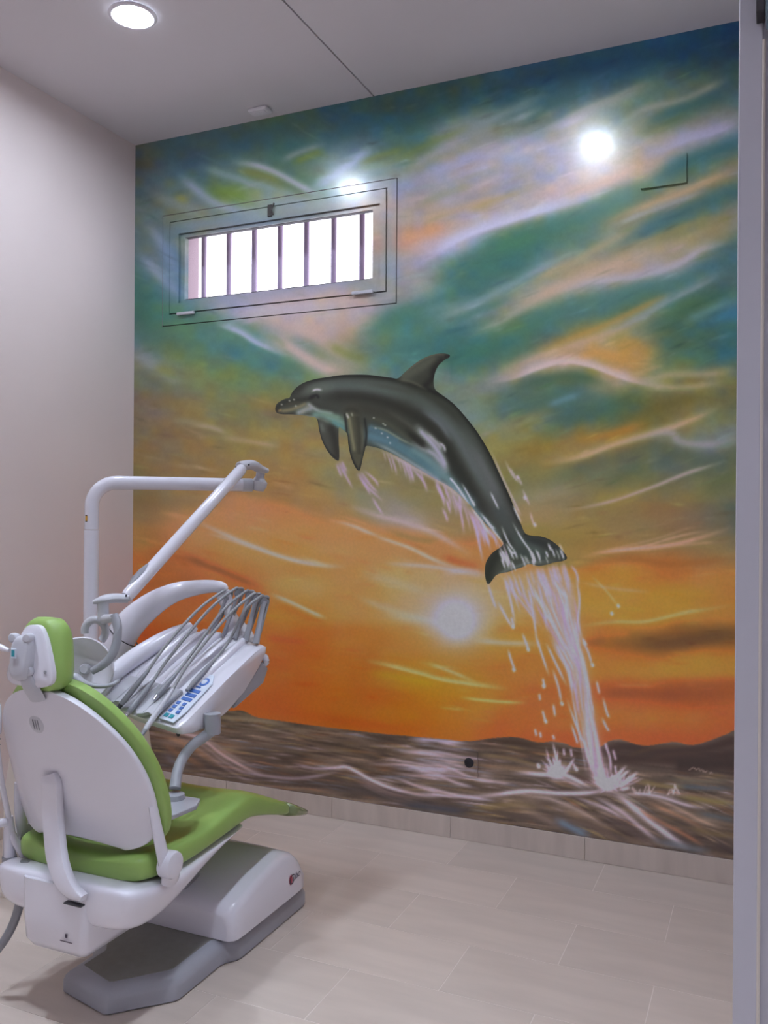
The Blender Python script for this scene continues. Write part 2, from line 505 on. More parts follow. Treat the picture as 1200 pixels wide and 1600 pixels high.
def paint_sky():
    C = base_field()
    # mottled sponge marks of the teal and olive ground
    n1 = value_noise(CW, CH, 17, 15, 1) - 0.5; n2 = value_noise(CW, CH, 23, 19, 2) - 0.5; n3 = value_noise(CW, CH, 7, 6, 3) - 0.5
    n4 = value_noise(CW, CH, 60, 18, 4) - 0.5
    up = np.clip((860 - np.arange(CY0, CY0 + CH)) / 200.0, 0.25, 1)[:, None]
    C[..., 0] += up * (13 * n1 + 6 * n3) + 8 * n4
    C[..., 1] += up * (4 * n1 + 11 * n2 + 6 * n3) + 7 * n4
    C[..., 2] += up * (-22 * n1 + 11 * n2 + 6 * n3) + 5 * n4
    s = lambda *a, **k: stroke(C, *a, **k)
    # --- top right: navy sky with cream streaks
    s([(1160, 40), (1040, 75), (900, 105), (780, 130)], NAVY, 0.5, 18)
    s([(760, 200), (830, 160), (930, 120)], (60, 98, 112), 0.5, 12)
    s([(690, 225), (740, 195), (800, 165), (850, 140)], (140, 150, 160), 0.55, 9)
    s([(800, 195), (850, 165), (900, 150)], (58, 98, 108), 0.5, 9)
    s([(840, 205), (900, 170), (960, 145), (1010, 120)], (168, 160, 152), 0.6, 9, asym=(0.8, 1.5))
    s([(960, 190), (1000, 165), (1060, 150), (1100, 130), (1130, 115)], (166, 158, 148), 0.65, 7)
    s([(990, 195), (1030, 175), (1080, 155), (1140, 140)], (64, 102, 108), 0.6, 9)
    s([(980, 205), (1030, 190), (1070, 172)], (104, 112, 84), 0.5, 8)
    s([(1000, 245), (1060, 215), (1110, 200), (1150, 185)], (176, 176, 192), 0.75, 10, asym=(1.6, 0.6))
    s([(1010, 275), (1070, 245), (1120, 225), (1160, 210)], (64, 108, 124), 0.7, 11)
    s([(930, 345), (1000, 318), (1060, 295), (1110, 272), (1160, 250)], (192, 164, 132), 0.75, 7)
    s([(940, 352), (1000, 328), (1060, 306), (1100, 290)], (176, 174, 180), 0.5, 5)
    s([(965, 375), (1020, 345), (1080, 315), (1150, 285)], (72, 110, 124), 0.65, 11)
    s([(950, 395), (1000, 375), (1060, 350), (1110, 330)], (164, 138, 96), 0.5, 8)
    s([(850, 440), (920, 415), (990, 390), (1060, 372), (1150, 340)], (182, 160, 134), 0.5, 13)
    # --- the big pale band across the upper right
    for k in range(26):
        t = RNG.rand(); x = 640 + 260 * t; y = 340 - 150 * t + RNG.normal(0, 36)
        L = RNG.uniform(40, 110)
        c = [LIL, PALE, CREAM, (150, 150, 160), (164, 152, 120), (178, 176, 186)][RNG.randint(6)]
        s([(x - L / 2, y + L * 0.20), (x, y), (x + L / 2, y - L * 0.23)], c, RNG.uniform(0.25, 0.5), RNG.uniform(4, 9), taper=0.5)
    s([(625, 290), (690, 260), (740, 235), (790, 215)], (172, 172, 186), 0.5, 9)
    s([(628, 265), (670, 240), (720, 215)], (176, 174, 184), 0.45, 8)
    s([(600, 260), (660, 225), (730, 195)], (122, 132, 84), 0.45, 6)
    s([(690, 330), (760, 300), (830, 275)], (150, 148, 160), 0.4, 6)
    s([(640, 320), (690, 300), (740, 285)], (150, 148, 118), 0.35, 7)
    s([(620, 380), (660, 362), (700, 350)], (204, 158, 122), 0.7, 12)
    s([(630, 345), (680, 335), (740, 315), (790, 300)], (192, 166, 132), 0.5, 7)
    s([(720, 330), (770, 310), (810, 295)], (176, 156, 110), 0.5, 5)
    s([(860, 300), (910, 290), (960, 270), (985, 250)], (206, 172, 146), 0.6, 10)
    s([(640, 420), (690, 385), (740, 360), (800, 340), (870, 318), (940, 300)], (196, 196, 210), 0.85, 9, asym=(1.6, 0.55))
    # --- teal swathe and its streaks
    s([(690, 440), (760, 400), (850, 355), (950, 315), (1010, 290)], (72, 116, 114), 0.6, 17)
    s([(700, 470), (770, 430), (830, 410)], (74, 114, 112), 0.5, 18)
    s([(760, 390), (800, 375), (850, 362)], GREEN, 0.4, 12)
    s([(670, 500), (730, 475), (790, 445), (850, 410), (900, 385)], (140, 158, 168), 0.6, 7)
    s([(790, 460), (850, 425), (900, 400), (960, 365), (1010, 335)], (178, 158, 128), 0.55, 7)
    s([(640, 470), (700, 445)], (140, 154, 160), 0.35, 10)
    s([(690, 510), (740, 485), (800, 462)], (76, 118, 116), 0.5, 7)
    s([(720, 525), (770, 505), (810, 480), (860, 450), (920, 430)], (180, 172, 158), 0.6, 7)
    s([(800, 475), (850, 455), (910, 430), (960, 410), (1010, 390)], (192, 170, 146), 0.75, 11)
    s([(860, 455), (920, 437), (990, 428), (1050, 410), (1090, 385), (1140, 370)], (186, 182, 184), 0.75, 7, asym=(1.3, 0.6))
    s([(730, 545), (800, 510), (880, 480), (960, 455), (1040, 435), (1150, 395)], (74, 116, 118), 0.6, 15)
    s([(770, 520), (820, 500)], OLIVE, 0.3, 9)
    s([(700, 560), (740, 550), (790, 530)], (70, 112, 108), 0.6, 14)
    s([(835, 548), (890, 525), (950, 500), (1010, 470), (1050, 450)], (180, 142, 82), 0.65, 6)
    s([(770, 580), (830, 558), (880, 540), (950, 515), (1010, 490)], (190, 166, 140), 0.7, 8)
    s([(930, 520), (990, 495), (1040, 465), (1090, 440), (1130, 415)], (160, 164, 170), 0.6, 7, asym=(1.3, 0.7))
    s([(890, 560), (930, 548), (985, 560)], (200, 154, 92), 0.7, 10)
    s([(985, 520), (1040, 492), (1100, 465), (1150, 440)], (76, 108, 98), 0.6, 12)
    s([(1060, 500), (1100, 480), (1150, 460)], (120, 148, 160), 0.55, 8)
    s([(1115, 492), (1150, 478)], (70, 125, 165), 0.5, 8)
    s([(1020, 545), (1080, 520), (1150, 505)], (74, 106, 98), 0.4, 14)
    # --- the light arch above the dark eye of cloud
    s([(755, 596), (800, 588), (840, 572), (880, 562), (920, 568), (960, 582), (1000, 594), (1050, 598)], (200, 186, 178), 0.9, 6, asym=(1.7, 0.55))
    s([(990, 592), (1040, 580), (1100, 578), (1150, 570)], (184, 168, 140), 0.5, 6)
    s([(990, 598), (1060, 600), (1130, 590)], (186, 172, 146), 0.55, 6)
    s([(975, 585), (1010, 572), (1035, 565)], (180, 158, 120), 0.5, 4)
    s([(790, 610), (850, 590), (900, 585), (960, 602)], (76, 100, 86), 0.65, 9)
    s([(780, 640), (840, 625), (910, 615), (980, 615)], (78, 108, 108), 0.5, 15)
    s([(850, 632), (880, 620), (905, 612)], (120, 146, 176), 0.55, 6)
    s([(860, 655), (920, 640), (990, 625)], (74, 104, 106), 0.5, 12)
    s([(740, 670), (800, 660), (860, 640)], (150, 148, 134), 0.35, 9)
    s([(930, 655), (1010, 640), (1060, 620), (1140, 612)], (112, 100, 58), 0.5, 10)
    s([(900, 685), (960, 672), (1010, 655)], (178, 126, 60), 0.65, 8)
    s([(840, 722), (900, 712), (960, 690), (1020, 672), (1080, 650), (1130, 625)], (190, 168, 140), 0.8, 6, asym=(1.2, 0.8))
    s([(960, 690), (1040, 670), (1062, 685), (1110, 688), (1155, 678)], (168, 162, 168), 0.65, 7)
    s([(880, 740), (950, 715), (1020, 690), (1050, 700), (1100, 712), (1155, 705)], (86, 94, 80), 0.55, 12)
    s([(1030, 715), (1050, 712)], (68, 84, 86), 0.4, 13)
    s([(800, 700), (850, 695), (900, 690)], (150, 122, 62), 0.35, 10)
    s([(880, 795), (950, 780), (1020, 755), (1080, 730), (1130, 715)], (176, 160, 158), 0.75, 3.2)
    s([(1010, 760), (1070, 735), (1110, 722)], (170, 155, 150), 0.4, 3)
    s([(1100, 760), (1155, 735)], (96, 100, 72), 0.5, 10)
    s([(1130, 775), (1158, 800), (1158, 850)], (78, 92, 92), 0.45, 14)
    s([(820, 780), (870, 765), (900, 760)], (160, 150, 140), 0.35, 12)
    # --- right, where green turns to orange
    s([(905, 868), (960, 855), (1020, 850), (1080, 838), (1150, 815)], (184, 152, 138), 0.75, 4)
    s([(930, 862), (1000, 850), (1060, 832), (1110, 822)], (186, 156, 146), 0.5, 2.5)
    s([(950, 855), (1020, 838), (1080, 818)], (170, 140, 125), 0.4, 2.5)
    s([(990, 852), (1070, 845), (1140, 838)], (178, 148, 132), 0.45, 3)
    s([(910, 880), (980, 868), (1040, 875), (1100, 872), (1155, 862)], (140, 88, 40), 0.5, 7)
    s([(905, 905), (960, 915), (1020, 920)], (190, 142, 118), 0.6, 3)
    s([(905, 975), (960, 967), (1010, 966), (1070, 952), (1150, 938)], (196, 152, 112), 0.75, 3.2)
    s([(985, 1003), (1050, 998), (1110, 990), (1160, 980)], (86, 60, 32), 0.75, 10)
    s([(1000, 1000), (1060, 1003), (1130, 992)], (98, 66, 34), 0.5, 7)
    s([(910, 1000), (950, 998)], (120, 72, 36), 0.5, 7)
    s([(940, 985), (990, 985)], (186, 110, 50), 0.4, 8)
    s([(920, 1085), (980, 1078), (1050, 1080), (1150, 1078)], (122, 64, 30), 0.6, 9)
    s([(960, 1066), (1030, 1066)], (180, 116, 72), 0.4, 3)
    # --- top left: teal with white wisps
    s([(285, 262), (340, 240), (420, 215), (500, 200)], (62, 92, 112), 0.5, 16)
    s([(420, 250), (450, 240), (500, 225), (560, 190)], (60, 98, 104), 0.5, 16)
    s([(430, 255), (460, 240), (505, 225)], (148, 148, 158), 0.6, 6)
    s([(448, 257), (475, 246), (500, 235)], (124, 130, 48), 0.6, 6)
    s([(350, 255), (395, 262), (430, 275), (470, 296), (500, 310)], (176, 176, 186), 0.8, 6)
    s([(360, 268), (400, 276), (440, 290)], (132, 130, 72), 0.6, 7)
    s([(300, 262), (340, 275), (400, 292), (450, 305)], (140, 158, 172), 0.6, 7)
    s([(270, 275), (300, 300), (340, 325), (400, 340)], (158, 166, 184), 0.75, 8)
    s([(315, 300), (350, 305), (385, 312)], (112, 132, 62), 0.6, 11)
    s([(270, 312), (284, 318)], (164, 148, 60), 0.55, 8)
    s([(220, 300), (250, 315), (290, 330), (330, 335)], (146, 150, 152), 0.5, 9)
    s([(470, 300), (510, 280), (550, 248), (580, 230)], (160, 176, 192), 0.75, 9)
    s([(550, 258), (590, 243), (630, 230)], (126, 134, 74), 0.6, 6)
    s([(560, 275), (610, 260), (640, 250)], (128, 150, 166), 0.5, 8)
    s([(500, 215), (560, 195), (610, 185)], (52, 92, 112), 0.5, 14)
    s([(600, 200), (650, 185), (720, 160)], (62, 98, 102), 0.5, 14)
    s([(215, 355), (240, 375), (262, 410), (275, 440)], (168, 176, 194), 0.6, 9)
    s([(210, 400), (235, 425), (262, 450), (290, 468)], (172, 180, 196), 0.65, 9)
    s([(210, 360), (225, 385)], (104, 116, 116), 0.4, 14)
    # --- around and below the window
    s([(330, 345), (420, 335), (520, 310), (610, 290)], (150, 160, 170), 0.35, 16)
    s([(250, 365), (258, 420), (262, 480)], (116, 140, 174), 0.65, 14)
    s([(266, 380), (272, 430), (276, 478)], (104, 132, 172), 0.6, 6)
    s([(262, 362), (330, 350), (400, 338)], (126, 142, 166), 0.6, 9)
    s([(300, 372), (380, 356), (460, 342), (560, 325)], (134, 146, 166), 0.6, 8)
    s([(300, 480), (380, 470), (470, 450), (590, 435)], (150, 154, 172), 0.7, 12)
    s([(360, 474), (430, 466), (520, 450)], (172, 164, 170), 0.5, 6)
    s([(595, 330), (603, 400), (600, 440)], (132, 150, 164), 0.5, 14)
    s([(590, 440), (600, 460)], (170, 164, 152), 0.5, 14)
    s([(340, 500), (400, 492), (470, 484), (560, 478)], (186, 180, 184), 0.6, 12)
    s([(330, 508), (370, 522), (400, 540), (450, 560)], (184, 190, 206), 0.8, 6, asym=(1.2, 0.7))
    s([(400, 520), (450, 545), (500, 575), (545, 585)], (200, 180, 168), 0.85, 13)
    s([(420, 505), (480, 520), (520, 545), (560, 575)], (196, 176, 162), 0.75, 14)
    s([(480, 500), (540, 505), (590, 500)], (188, 172, 160), 0.5, 12)
    s([(405, 525), (430, 533), (445, 548)], (130, 140, 112), 0.45, 6)
    s([(380, 545), (430, 568), (470, 582)], (88, 122, 118), 0.6, 10)
    s([(505, 535), (540, 555), (575, 562)], (124, 126, 70), 0.55, 9)
    s([(560, 520), (600, 505), (640, 490), (690, 470)], (82, 122, 116), 0.5, 15)
    s([(590, 550), (620, 545), (680, 525), (720, 515)], (74, 116, 122), 0.5, 15)
    s([(650, 490), (690, 478), (740, 460)], (126, 146, 154), 0.4, 8)
    s([(620, 545), (680, 545), (740, 520)], (66, 106, 120), 0.35, 16)
    s([(215, 470), (225, 510), (260, 530)], (76, 116, 110), 0.5, 16)
    s([(255, 520), (300, 510), (340, 505)], (94, 128, 108), 0.4, 12)
    s([(350, 545), (375, 555)], (60, 110, 140), 0.5, 12)
    s([(415, 572), (425, 575)], (64, 112, 138), 0.45, 10)
    s([(212, 550), (225, 568), (250, 590), (280, 605)], (150, 154, 160), 0.65, 9)
    s([(240, 580), (270, 590)], (150, 140, 70), 0.5, 10)
    s([(212, 585), (240, 600), (270, 612)], (108, 104, 88), 0.4, 8)
    s([(260, 660), (310, 665), (350, 678)], (156, 142, 124), 0.5, 5)
    s([(290, 668), (330, 672), (355, 682)], (172, 158, 146), 0.5, 4)
    s([(340, 685), (390, 693), (440, 700)], (176, 156, 140), 0.6, 5)
    s([(260, 730), (310, 735), (350, 742)], (164, 140, 120), 0.45, 4)
    s([(420, 755), (460, 765)], (176, 142, 122), 0.35, 4)
    s([(690, 640), (740, 650), (770, 690)], (132, 140, 138), 0.35, 16)
    s([(690, 620), (720, 640)], (128, 134, 136), 0.45, 14)
    s([(770, 700), (830, 690)], (150, 128, 70), 0.35, 14)
    # --- the orange lower sky
    s([(300, 815), (350, 838), (400, 858), (450, 875), (500, 884), (545, 887)], (206, 168, 158), 0.9, 4.5, asym=(1.0, 0.8))
    s([(320, 835), (370, 850), (420, 866)], (196, 160, 148), 0.5, 3)
    s([(270, 868), (320, 885), (370, 905), (420, 925)], (112, 72, 48), 0.6, 7)
    s([(225, 870), (260, 868), (310, 888)], (150, 88, 48), 0.5, 10)
    s([(240, 920), (300, 930), (330, 960)], (146, 84, 44), 0.45, 14)
    s([(225, 890), (250, 900), (280, 905)], (156, 96, 56), 0.5, 8)
    s([(215, 990), (240, 1010), (280, 1000)], (134, 62, 24), 0.5, 18)
    s([(420, 928), (455, 942), (490, 958), (515, 968)], (204, 164, 150), 0.85, 4, asym=(0.7, 1.1))
    s([(430, 945), (470, 960), (500, 975)], (196, 96, 38), 0.5, 7)
    s([(415, 998), (450, 1003), (490, 1005)], (128, 72, 42), 0.55, 5)
    s([(430, 1010), (470, 1020), (520, 1022)], (170, 78, 32), 0.4, 10)
    s([(510, 812), (550, 822), (590, 838), (640, 855), (690, 878), (745, 890)], (198, 168, 154), 0.85, 3.2)
    s([(540, 790), (590, 805), (640, 818), (690, 838), (740, 868)], (172, 160, 160), 0.75, 5)
    s([(600, 828), (650, 842), (690, 845)], (120, 108, 72), 0.4, 6)
    s([(535, 845), (600, 838), (640, 850)], (158, 112, 62), 0.4, 5)
    s([(690, 868), (720, 878), (760, 890)], (162, 84, 46), 0.7, 7)
    s([(600, 880), (680, 885), (755, 898)], (200, 164, 158), 0.7, 3.5)
    s([(690, 895), (730, 890), (760, 897)], (190, 168, 180), 0.5, 6)
    s([(560, 895), (620, 910), (680, 930)], (200, 158, 138), 0.45, 8)
    s([(550, 930), (620, 955), (690, 970)], (198, 156, 136), 0.5, 6)
    s([(600, 960), (660, 968), (700, 975)], (192, 160, 146), 0.4, 6)
    s([(570, 1032), (610, 1040), (660, 1052), (700, 1062), (760, 1070), (800, 1075)], (200, 152, 118), 0.8, 4, asym=(1.2, 0.7))
    s([(670, 1035), (700, 1045), (750, 1065)], (202, 156, 130), 0.7, 3)
    s([(575, 1050), (640, 1060), (700, 1072)], (178, 126, 34), 0.5, 7)
    s([(530, 1085), (600, 1082), (660, 1090)], (152, 86, 34), 0.4, 6)
    s([(720, 1088), (770, 1093), (830, 1096)], (204, 160, 122), 0.7, 2.6)
    s([(690, 1104), (730, 1108)], (198, 150, 110), 0.5, 2)
    s([(800, 1100), (850, 1098), (900, 1102)], (136, 84, 42), 0.4, 5)
    s([(770, 985), (800, 980), (850, 985)], (166, 100, 48), 0.5, 7)
    s([(740, 998), (790, 1002), (850, 1003)], (196, 158, 150), 0.65, 5)
    s([(550, 985), (620, 1010), (690, 1015)], (176, 104, 52), 0.4, 10)
    s([(400, 1105), (480, 1118), (580, 1132), (700, 1145)], (176, 70, 26), 0.5, 9)
    s([(820, 1140), (900, 1150), (1000, 1145), (1080, 1150)], (172, 78, 34), 0.5, 8)
    # loose brush and airbrush marks that follow the streaks
    rb = np.random.RandomState(31)
    for k in range(1500):
        x = rb.uniform(205, 1165); y = rb.uniform(60, 1130)
        if y < 232 - 0.22 * (x - 206) + 4: continue
        if y < 780:
            sl = np.clip((x - 480) / 300.0, -1, 1) * (-0.42)
            if 560 < y and x < 700: sl = 0.2
            if x < 520 and y < 560: sl = 0.45 if rb.rand() < 0.7 else -0.3
            if x > 980 and 560 < y < 640: sl = 0.05
        elif y < 900: sl = 0.25 if x < 760 else -0.12
        else: sl = 0.1 if x < 760 else -0.03
        sl += rb.normal(0, 0.08)
        L = rb.uniform(16, 60); ix, iy = int(x) - CX0, int(y) - CY0
        c = C[iy, ix] + rb.normal(0, 13 if y < 900 else 8) + rb.normal(0, 4, 3)
        s([(x - L / 2, y - L / 2 * sl), (x, y + rb.uniform(-2, 2)), (x + L / 2, y + L / 2 * sl)], np.clip(c, 10, 225), rb.uniform(0.25, 0.6), rb.uniform(1.2, 4.0), taper=0.5, n=5)
    # the setting sun
    for r_, a_ in ((62, 0.35), (40, 0.5), (26, 0.75)):
        s([(714, 962), (718, 968)], (190, 168, 184), a_, r_, taper=0)
    return C


HORIZON = [(180, 1085), (300, 1100), (355, 1113), (382, 1113), (405, 1123), (440, 1128), (520, 1138), (600, 1146), (690, 1153), (735, 1156), (775, 1151), (812, 1149),
           (845, 1157), (868, 1155), (888, 1158), (905, 1164), (940, 1163), (957, 1153), (975, 1151), (1010, 1160), (1045, 1155), (1060, 1153),
           (1085, 1158), (1112, 1151), (1140, 1140), (1162, 1132), (1260, 1120), (1400, 1130)]


def paint_sea(C):
    hz = catmull(HORIZON, 160)
    m = poly_mask([tuple(p) for p in hz] + [(1400, 1380), (180, 1380)])
    S = np.zeros_like(C)
    yy = np.arange(CY0, CY0 + CH)[:, None]; xx = np.arange(CX0, CX0 + CW)[None, :]
    S[:] = (84, 74, 66)
    sl = 0.11
    warp = yy - sl * (xx - 600)
    n = value_noise(CW, CH, 46, 5, 11); n2 = value_noise(CW, CH, 70, 9, 12); n3 = value_noise(CW, CH, 28, 3.2, 13)
    rows = np.clip((warp - CY0).astype(int), 0, CH - 1)
    cols = np.broadcast_to(np.arange(CW)[None, :], rows.shape)
    t = (n[rows, cols] - 0.5) * 34 + (n2[rows, cols] - 0.5) * 26 + (n3[rows, cols] - 0.5) * 22
    S += t[..., None] * np.array([1.0, 0.92, 0.84])
    C[:] = C * (1 - m[..., None]) + S * m[..., None]
    s = lambda *a, **k: stroke(C, *a, mask=m, **k)
    # hills on the far shore
    s([(745, 1162), (800, 1156), (850, 1163), (905, 1172), (930, 1172)], (52, 40, 30), 0.9, 8, taper=0.1)
    s([(770, 1168), (850, 1176), (920, 1182)], (66, 50, 34), 0.6, 8)
    s([(940, 1172), (980, 1162), (1040, 1168), (1100, 1164), (1160, 1148)], (50, 36, 32), 0.95, 9, taper=0.05)
    s([(950, 1182), (1020, 1180), (1090, 1180), (1165, 1170)], (50, 37, 33), 0.95, 12, taper=0.05)
    s([(1060, 1190), (1110, 1188), (1165, 1186)], (46, 35, 32), 0.95, 11, taper=0.05)
    s([(980, 1178), (1030, 1162), (1080, 1160)], (74, 58, 40), 0.5, 4)
    s([(1010, 1185), (1060, 1172), (1110, 1170)], (66, 50, 40), 0.4, 4)
    s([(1165, 1185), (1300, 1180), (1400, 1180)], (48, 36, 33), 0.9, 22, taper=0)
    # dark troughs and warm glints
    r = np.random.RandomState(21)
    pal = [(120, 108, 92), (62, 48, 42), (104, 88, 58), (134, 122, 126), (78, 58, 44), (56, 46, 46), (112, 82, 58), (92, 84, 72)]
    for k in range(620):
        x = r.uniform(205, 1170); hzy = np.interp(x, hz[:, 0], hz[:, 1])
        y = hzy + 4 + r.rand() * (np.interp(x, [205, 1160], [1201, 1337]) - hzy)
        if x > 930 and y < 1200: continue
        L = r.uniform(22, 70); sl = r.uniform(0.03, 0.2)
        if x > 820 and y > 1215: sl = r.uniform(0.25, 0.5)
        c = pal[r.randint(len(pal))]
        s([(x - L / 2, y - L / 2 * sl), (x, y + r.uniform(-1, 1)), (x + L / 2, y + L / 2 * sl)], c, r.uniform(0.35, 0.75), r.uniform(0.9, 2.3), taper=0.5, n=5)
    WH = (168, 158, 170); BL = (136, 142, 164)
    for a_, b_ in ((0.5, 12), (0.45, 24)):
        s([(205, 1200 - b_), (500, 1240 - b_), (800, 1284 - b_), (1165, 1336 - b_)], (54, 46, 44), a_, 7, taper=0)
    for k in range(260):
        x = r.uniform(215, 1165); hzy = np.interp(x, hz[:, 0], hz[:, 1]); bot = np.interp(x, [205, 1160], [1201, 1337])
        y = hzy + 8 + r.rand() * (bot - hzy - 12)
        if x > 930 and y < 1205: continue
        sl = r.uniform(0.35, 0.6) if (x > 840 and y > 1240) else r.uniform(0.06, 0.2)
        L = r.uniform(25, 75)
        c = [(150, 142, 152), (132, 118, 84), (92, 100, 116), (146, 128, 112), (48, 40, 38), (56, 48, 42), (124, 92, 70)][r.randint(7)]
        s([(x - L / 2, y - L / 2 * sl), (x, y - 1.5), (x + L / 2, y + L / 2 * sl)], c, r.uniform(0.4, 0.8), r.uniform(0.8, 1.7), taper=0.5, n=5)
    # left swell
    for dy, a in ((0, 0.8), (9, 0.35), (18, 0.3), (-7, 0.3)):
        s([(235, 1142 + dy), (290, 1150 + dy), (322, 1160 + dy), (352, 1182 + dy), (390, 1203 + dy), (420, 1216 + dy * 0.4)], (160, 146, 152), a, 3)
    s([(255, 1150), (300, 1170), (350, 1200)], (140, 112, 86), 0.5, 5)
    s([(255, 1165), (290, 1185), (330, 1205)], (124, 94, 70), 0.5, 5)
    s([(258, 1180), (280, 1196), (300, 1206)], (96, 96, 106), 0.5, 6)
    s([(350, 1200), (410, 1213), (460, 1218), (500, 1214), (548, 1203)], (146, 136, 148), 0.6, 3)
    s([(460, 1194), (500, 1202), (545, 1199)], (150, 140, 156), 0.6, 2.6)
    s([(490, 1203), (525, 1201), (545, 1199), (562, 1206), (590, 1221), (620, 1232), (660, 1241), (700, 1247)], (172, 164, 176), 0.85, 3.2)
    for dy in (4, 8, 12):
        s([(555, 1206 + dy), (590, 1224 + dy), (620, 1236 + dy), (670, 1246 + dy)], (140, 124, 126), 0.5, 2)
    s([(380, 1135), (440, 1146), (520, 1160), (600, 1175)], (70, 62, 52), 0.3, 12)
    s([(500, 1240), (560, 1232), (610, 1245), (700, 1262), (780, 1278)], (54, 50, 50), 0.6, 7)
    s([(620, 1255), (690, 1262), (740, 1268)], (58, 62, 72), 0.7, 6)
    # the glitter path below the sun
    for k in range(58):
        y = 1156 + r.rand() * 60; x = 690 + r.normal(0, 42) + (y - 1156) * 0.1
        L = r.uniform(30, 80)
        s([(x - L / 2, y - L * 0.03), (x, y), (x + L / 2, y + L * 0.08)], [WH, BL, (150, 138, 146), (176, 168, 184)][r.randint(4)], r.uniform(0.3, 0.65), r.uniform(1.2, 2.4), taper=0.5)
    s([(640, 1153), (690, 1156), (735, 1159)], (168, 166, 190), 0.7, 3)
    s([(625, 1172), (680, 1178), (740, 1188)], (150, 140, 148), 0.5, 2.6)
    for p in ([(575, 1194), (640, 1196), (680, 1206), (740, 1214), (800, 1219)], [(650, 1190), (700, 1196), (740, 1213), (770, 1219), (830, 1222)],
              [(640, 1208), (690, 1212), (720, 1222), (745, 1227)], [(650, 1222), (690, 1234), (730, 1242), (780, 1243)],
              [(620, 1214), (665, 1230), (700, 1240)], [(645, 1240), (720, 1243), (790, 1250)]):
        s(p, (166, 156, 168), 0.7, 2.8)
    s([(745, 1176), (800, 1182), (860, 1196)], (120, 104, 72), 0.5, 3)
    s([(760, 1192), (830, 1200), (870, 1206)], (104, 84, 62), 0.5, 4)
    s([(735, 1265), (800, 1255), (850, 1262)], (126, 112, 66), 0.45, 6)
    s([(790, 1250), (830, 1262), (860, 1278), (890, 1296)], (118, 106, 100), 0.5, 6)
    s([(870, 1275), (900, 1290), (930, 1305)], (92, 112, 134), 0.75, 6)
    s([(885, 1262), (930, 1280), (980, 1310)], (136, 118, 98), 0.55, 6)
    # main wave
    s([(740, 1244), (790, 1238), (830, 1233), (880, 1236), (930, 1234), (965, 1224)], (182, 174, 190), 0.9, 3.6)
    s([(820, 1238), (870, 1246), (910, 1262), (960, 1290)], (150, 140, 140), 0.55, 4)
    s([(800, 1205), (850, 1207), (880, 1205), (910, 1217), (935, 1230)], (184, 178, 194), 0.85, 3.6)
    s([(860, 1205), (890, 1215), (925, 1232)], (160, 152, 164), 0.6, 3)
    s([(815, 1202), (850, 1206), (880, 1212)], (164, 156, 170), 0.6, 2.6)
    s([(900, 1205), (935, 1222)], (70, 52, 48), 0.6, 3)
    s([(955, 1226), (985, 1248), (1020, 1275), (1060, 1305), (1085, 1320)], (190, 184, 200), 0.9, 5.5, taper=0.35)
    s([(930, 1238), (975, 1262), (1010, 1290), (1040, 1312)], (164, 156, 170), 0.7, 4)
    s([(900, 1240), (950, 1258), (990, 1280)], (160, 152, 166), 0.6, 3)
    s([(970, 1238), (1005, 1235), (1040, 1240), (1080, 1252), (1120, 1258)], (172, 166, 178), 0.75, 3.4)
    s([(1010, 1245), (1050, 1262), (1090, 1282), (1120, 1300)], (160, 128, 104), 0.6, 4)
    s([(990, 1252), (1030, 1275), (1080, 1300), (1110, 1318)], (150, 106, 82), 0.6, 3.4)
    s([(1015, 1240), (1060, 1255), (1100, 1275), (1140, 1290)], (168, 150, 136), 0.5, 3)
    s([(940, 1262), (990, 1290), (1030, 1318)], (74, 64, 64), 0.6, 5)
    s([(895, 1268), (950, 1292), (1000, 1318)], (66, 58, 58), 0.6, 5)
    s([(1000, 1262), (1060, 1296), (1090, 1318)], (72, 62, 62), 0.5, 4)
    s([(1040, 1262), (1100, 1290), (1155, 1310)], (60, 54, 54), 0.5, 6)
    s([(1020, 1305), (1080, 1318), (1120, 1324)], (84, 100, 118), 0.5, 6)
    for p, c in (([(1050, 1222), (1100, 1224), (1160, 1226)], (66, 80, 92)), ([(1060, 1238), (1110, 1244), (1160, 1250)], (110, 104, 62)),
                 ([(1040, 1212), (1100, 1214), (1160, 1212)], (92, 90, 80)), ([(1090, 1262), (1130, 1270), (1160, 1276)], (72, 84, 92)),
                 ([(1080, 1285), (1120, 1296), (1160, 1300)], (98, 86, 60)), ([(990, 1212), (1040, 1222), (1080, 1224)], (124, 112, 76)),
                 ([(1120, 1310), (1160, 1322)], (60, 52, 52))):
        s(p, c, 0.65, 4.5)
    return C


